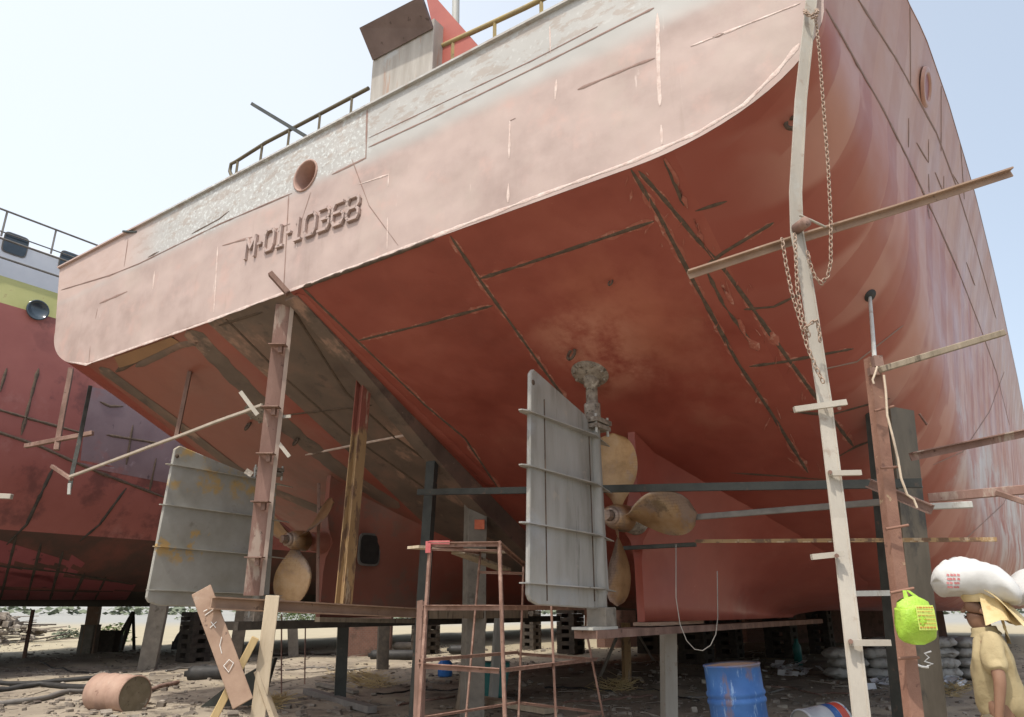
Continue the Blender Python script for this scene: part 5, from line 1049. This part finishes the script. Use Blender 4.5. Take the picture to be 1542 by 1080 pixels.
m.build('red_print', SACKR, sw)
cl2 = cl + V((.86, .5, 0)); cl2 = gz(cl2); q = carrier(cl2, 'second man at right edge under another white sack')
m = MB(); m.grid([[cl2 + V((p.x-.0, p.y, p.z+1.80)) for p in r] for r in sack_mesh(.62, .44, .26, .02, 9, .7)]); solo('sack', m, SACKW, 'white sack cut by the right edge behind the first carried sack', 'sack', 'white sacks carried on heads')
def worker(loc, rz, pose, label, cm):
    pr = empty('person', loc, label, 'person', rz=rz)
    if pose == 'crouch':
        J = {'pel': ((0, 0, .30), (.14, .12)), 'che': ((-.16, 0, .62), (.14, .11)), 'nk': ((-.24, 0, .80), .055), 'hd': ((-.29, 0, .90), (.085, .09)), 'cr': ((-.28, 0, .98), .065), 'no': ((-.40, 0, .89), .018),
             'sL': ((-.20, -.17, .72), .055), 'eL': ((-.42, -.22, .50), .04), 'wL': ((-.62, -.12, .42), .028), 'hL': ((-.70, -.10, .40), .03), 'sR': ((-.20, .17, .72), .055), 'eR': ((-.42, .22, .52), .04), 'wR': ((-.62, .12, .44), .028), 'hR': ((-.70, .1, .42), .03),
             'tL': ((-.08, -.10, .30), .09), 'kL': ((-.38, -.16, .48), .065), 'aL': ((-.28, -.14, .09), .042), 'fL': ((-.44, -.15, .04), .035), 'tR': ((-.08, .10, .30), .09), 'kR': ((-.38, .16, .46), .065), 'aR': ((-.26, .14, .09), .042), 'fR': ((-.42, .15, .04), .035)}
    else:
        J = {'pel': ((0, 0, .90), (.14, .11)), 'che': ((-.06, 0, 1.22), (.15, .11)), 'nk': ((-.10, 0, 1.42), .055), 'hd': ((-.12, 0, 1.53), (.085, .09)), 'cr': ((-.11, 0, 1.62), .065), 'no': ((-.23, 0, 1.52), .018),
             'sL': ((-.06, -.18, 1.34), .055), 'eL': ((-.16, -.24, 1.08), .04), 'wL': ((-.36, -.18, .98), .028), 'hL': ((-.44, -.16, .97), .03), 'sR': ((-.06, .18, 1.34), .055), 'eR': ((-.04, .24, 1.06), .04), 'wR': ((-.12, .22, .84), .028), 'hR': ((-.14, .2, .76), .03),
             'tL': ((0, -.10, .82), .09), 'kL': ((-.04, -.12, .47), .06), 'aL': ((.02, -.12, .09), .042), 'fL': ((-.14, -.13, .04), .035), 'tR': ((0, .10, .82), .09), 'kR': ((-.02, .14, .47), .06), 'aR': ((-.06, .14, .09), .042), 'fR': ((-.22, .15, .04), .035)}
    E = [('pel', 'che'), ('che', 'nk'), ('nk', 'hd'), ('hd', 'cr'), ('hd', 'no'), ('che', 'sL'), ('sL', 'eL'), ('eL', 'wL'), ('wL', 'hL'), ('che', 'sR'), ('sR', 'eR'), ('eR', 'wR'), ('wR', 'hR'), ('pel', 'tL'), ('tL', 'kL'), ('kL', 'aL'), ('aL', 'fL'), ('pel', 'tR'), ('tR', 'kR'), ('kR', 'aR'), ('aR', 'fR')]
    for sd, sg in (('L', -1), ('R', 1)):
        h_ = V(J['h'+sd][0])
        for i in range(4):
            J['g%s%d' % (sd, i)] = (tuple(h_ + V((-.045, (i-1.5)*.02, -.01))), .009); J['j%s%d' % (sd, i)] = (tuple(h_ + V((-.075, (i-1.5)*.018, -.04))), .008)
            E += [('h'+sd, 'g%s%d' % (sd, i)), ('g%s%d' % (sd, i), 'j%s%d' % (sd, i))]
        J['u'+sd] = (tuple(h_ + V((-.02, sg*-.04, -.02))), .010); E.append(('h'+sd, 'u'+sd))
    skin('body', J, E, pr, SKIN)
    C = {k: (J[k][0], tuple(r*1.18 for r in J[k][1]) if isinstance(J[k][1], tuple) else J[k][1]*1.3) for k in ('pel', 'che', 'sL', 'sR', 'eL', 'eR')}
    skin('shirt', C, [('pel', 'che'), ('che', 'sL'), ('sL', 'eL'), ('che', 'sR'), ('sR', 'eR')], pr, cm)
    C = {k: (J[k][0], tuple(r*1.2 for r in J[k][1]) if isinstance(J[k][1], tuple) else J[k][1]*1.28) for k in ('pel', 'tL', 'kL', 'aL', 'tR', 'kR', 'aR')}
    skin('trousers', C, [('pel', 'tL'), ('tL', 'kL'), ('kL', 'aL'), ('pel', 'tR'), ('tR', 'kR'), ('kR', 'aR')], pr, DCL)
    hd = V(J['hd'][0]); m = MB(); m.lathe(hd + V((.02, 0, 0)), (0, 0, 1), [(-.02, .09), (.05, .10), (.10, .08), (.125, 0)], 14); m.v = [MW[pr.name] @ p for p in m.v]; m.build('hair', HAIR, pr)
worker(G(262, 985), R(180), 'crouch', 'worker crouching in silhouette under the hull right of the concrete pillar', DCL)
worker(G(806, 976), R(30), 'stand', 'worker standing in the dark behind the scaffold, legs visible below the keel', DCL)

# ------------------------------------------------------------------ litter, scrub, background
m = MB(); random.seed(11)
def blob(mb, p, s_):
    a_ = random.uniform(0, 6.28); k = random.random()
    if k < .55:
        M_ = Matrix.Rotation(a_, 3, 'Z') @ Matrix.Rotation(random.uniform(-.5, .5), 3, 'X'); mb.box(p + V((0, 0, s_*.15)), (s_*random.uniform(.5, 1.4), s_*random.uniform(.4, .9), s_*random.uniform(.15, .6)), M_)
    elif k < .85:
        d = V((cos(a_), sin(a_), random.uniform(-.05, .15))); mb.bar(p, p + d*s_*random.uniform(2, 6), s_*.14, s_*.14)
    else: mb.lathe(p - V((0, 0, s_*.1)), (0, 0, 1), [(0, s_*.6), (s_*.3, s_*.5), (s_*.5, 0)], 6, False)
for i in range(9000):
    t = random.random()**1.6; y = 9.0 + 26*t; x = random.uniform(-.78, .74)*y*1.0
    if noise.noise(V((x*.35, y*.35, 4))) < -.18 and random.random() < .7: continue
    blob(m, gz((x, y)), random.choice([.03, .04, .05, .06, .08, .12]) * random.uniform(.6, 1.3))
solo('debris', m, DEBR, 'stones, chips and wood scraps littering the dirt', 'debris', kind='stuff')
m = MB()
for i in range(150):
    cxx, cyy = random.choice([(1335, 1030), (1345, 1024), (1180, 1010), (1425, 1035), (1200, 1012), (1440, 1030)]); p = G(cxx+random.gauss(0, 12), min(1085, cyy+random.gauss(0, 4))); M_ = Matrix.Rotation(random.uniform(0, 6), 3, 'Z') @ Matrix.Rotation(random.uniform(-1, 1), 3, 'X')
    s_ = random.uniform(.04, .14); u, w_ = M_ @ V((s_, 0, 0)), M_ @ V((0, s_*.7, 0)); c = p + V((0, 0, random.uniform(.02, .12))); m.add([c-u-w_, c+u-w_*.5+V((0, 0, .03)), c+u+w_, c-u*.6+w_+V((0, 0, -.02))], [(0, 1, 2), (0, 2, 3)])
solo('plastic_litter', m, WHITEP, 'scattered white plastic and rag scraps on the ground under the hull', 'litter', kind='stuff')
m = MB()
for i in range(900):
    cxx, cyy, sp = random.choice([(545, 1020, 22), (930, 1035, 14), (560, 1030, 20), (410, 1062, 10), (1435, 1040, 8)]); p = G(cxx+random.gauss(0, sp), min(1085, cyy+random.gauss(0, 4))); a_ = random.uniform(0, 6.28); d = V((cos(a_), sin(a_), random.uniform(-.1, .4)))*random.uniform(.1, .4); m.bar(p + V((0, 0, .02)), p + d + V((0, 0, .03)), .006, .006)
solo('straw_litter', m, STRAW, 'dry straw and fibre heaps on the ground', 'straw', kind='stuff')
def bush(p, r, h_, mm, label, n=420, name='shrub', cat='shrub', g_='low shrubs beyond the ships'):
    rt = empty(name, p, label, cat, g_); m = MB()
    for k in range(6): a_ = random.uniform(0, 6.28); m.tube([p, p + V((cos(a_)*r*.3, sin(a_)*r*.3, h_*.6))], [.03, .01], 5)
    m.build('stem', WOODG, rt); m = MB()
    for k in range(n):
        a_ = random.uniform(0, 6.28); t = random.random(); rr = r*sqrt(random.random())*(1-.5*t); c = p + V((cos(a_)*rr, sin(a_)*rr, h_*t*(.7+.5*noise.noise(V((a_*2, t*3, r)))))); s_ = random.uniform(.05, .12)*(1+r*.15); M_ = Matrix.Rotation(random.uniform(0, 6), 3, 'Z') @ Matrix.Rotation(random.uniform(-1.2, 1.2), 3, 'X'); u, w_ = M_ @ V((s_, 0, 0)), M_ @ V((0, s_*.5, 0)); m.add([c-u, c-w_, c+u, c+w_], [(0, 1, 2, 3)])
    m.build('foliage', mm, rt)
bush(G(165, 966), 1.3, 1.0, LEAF, 'bright green shrub behind the brown pillar'); bush(G(100, 962), 1.0, .7, FARG, 'dull low shrub left of the brown pillar')
for i, (px, lab) in enumerate([(300, 'green shrub beyond the hulls left of the trestle'), (420, 'green shrub beyond the hulls seen left of the thin rods'), (455, 'green shrub beyond the hulls between the thin rods'), (480, 'green shrub beyond the hulls left of the brick pier'), (608, 'green shrub beyond the hulls right of the black post'), (650, 'green shrub beyond the hulls behind the left scaffold leg'), (680, 'green shrub beyond the hulls inside the scaffold'), (765, 'green shrub beyond the hulls behind the pale grey post')]):
    bush(G(px, 934), 3.2, 2.0, LEAF, lab, 900)
def rubble(p, r, h_, label):
    m = MB()
    for k in range(160):
        a_ = random.uniform(0, 6.28); t = random.random(); rr = r*(1-t)*random.random()**.5; c = p + V((cos(a_)*rr, sin(a_)*rr, h_*t*.9)); blob(m, c, random.uniform(.2, .5))
    solo('scrap_heap', m, DEBR, label, 'heap', kind='stuff')
rubble(G(0, 968), 2.6, 1.3, 'brown heap of scrap at the far left edge')
m = MB(); random.seed(5)
for i in range(260):
    x = -230 + i*1.6; y = 175 + random.uniform(-6, 6) + .1*x
    for k in range(7):
        c = V((x+random.uniform(-1.5, 1.5), y+random.uniform(-2, 2), random.uniform(.2, 1.6))); s_ = random.uniform(.5, 1.2); M_ = Matrix.Rotation(random.uniform(0, 6), 3, 'Z') @ Matrix.Rotation(random.uniform(-1.2, 1.2), 3, 'X'); u, w_ = M_ @ V((s_, 0, 0)), M_ @ V((0, s_*.6, 0)); m.add([c-u, c-w_, c+u, c+w_], [(0, 1, 2, 3)])
solo('far_scrub', m, FARG, 'distant low scrub line along the edge of the yard', 'scrub', kind='stuff')
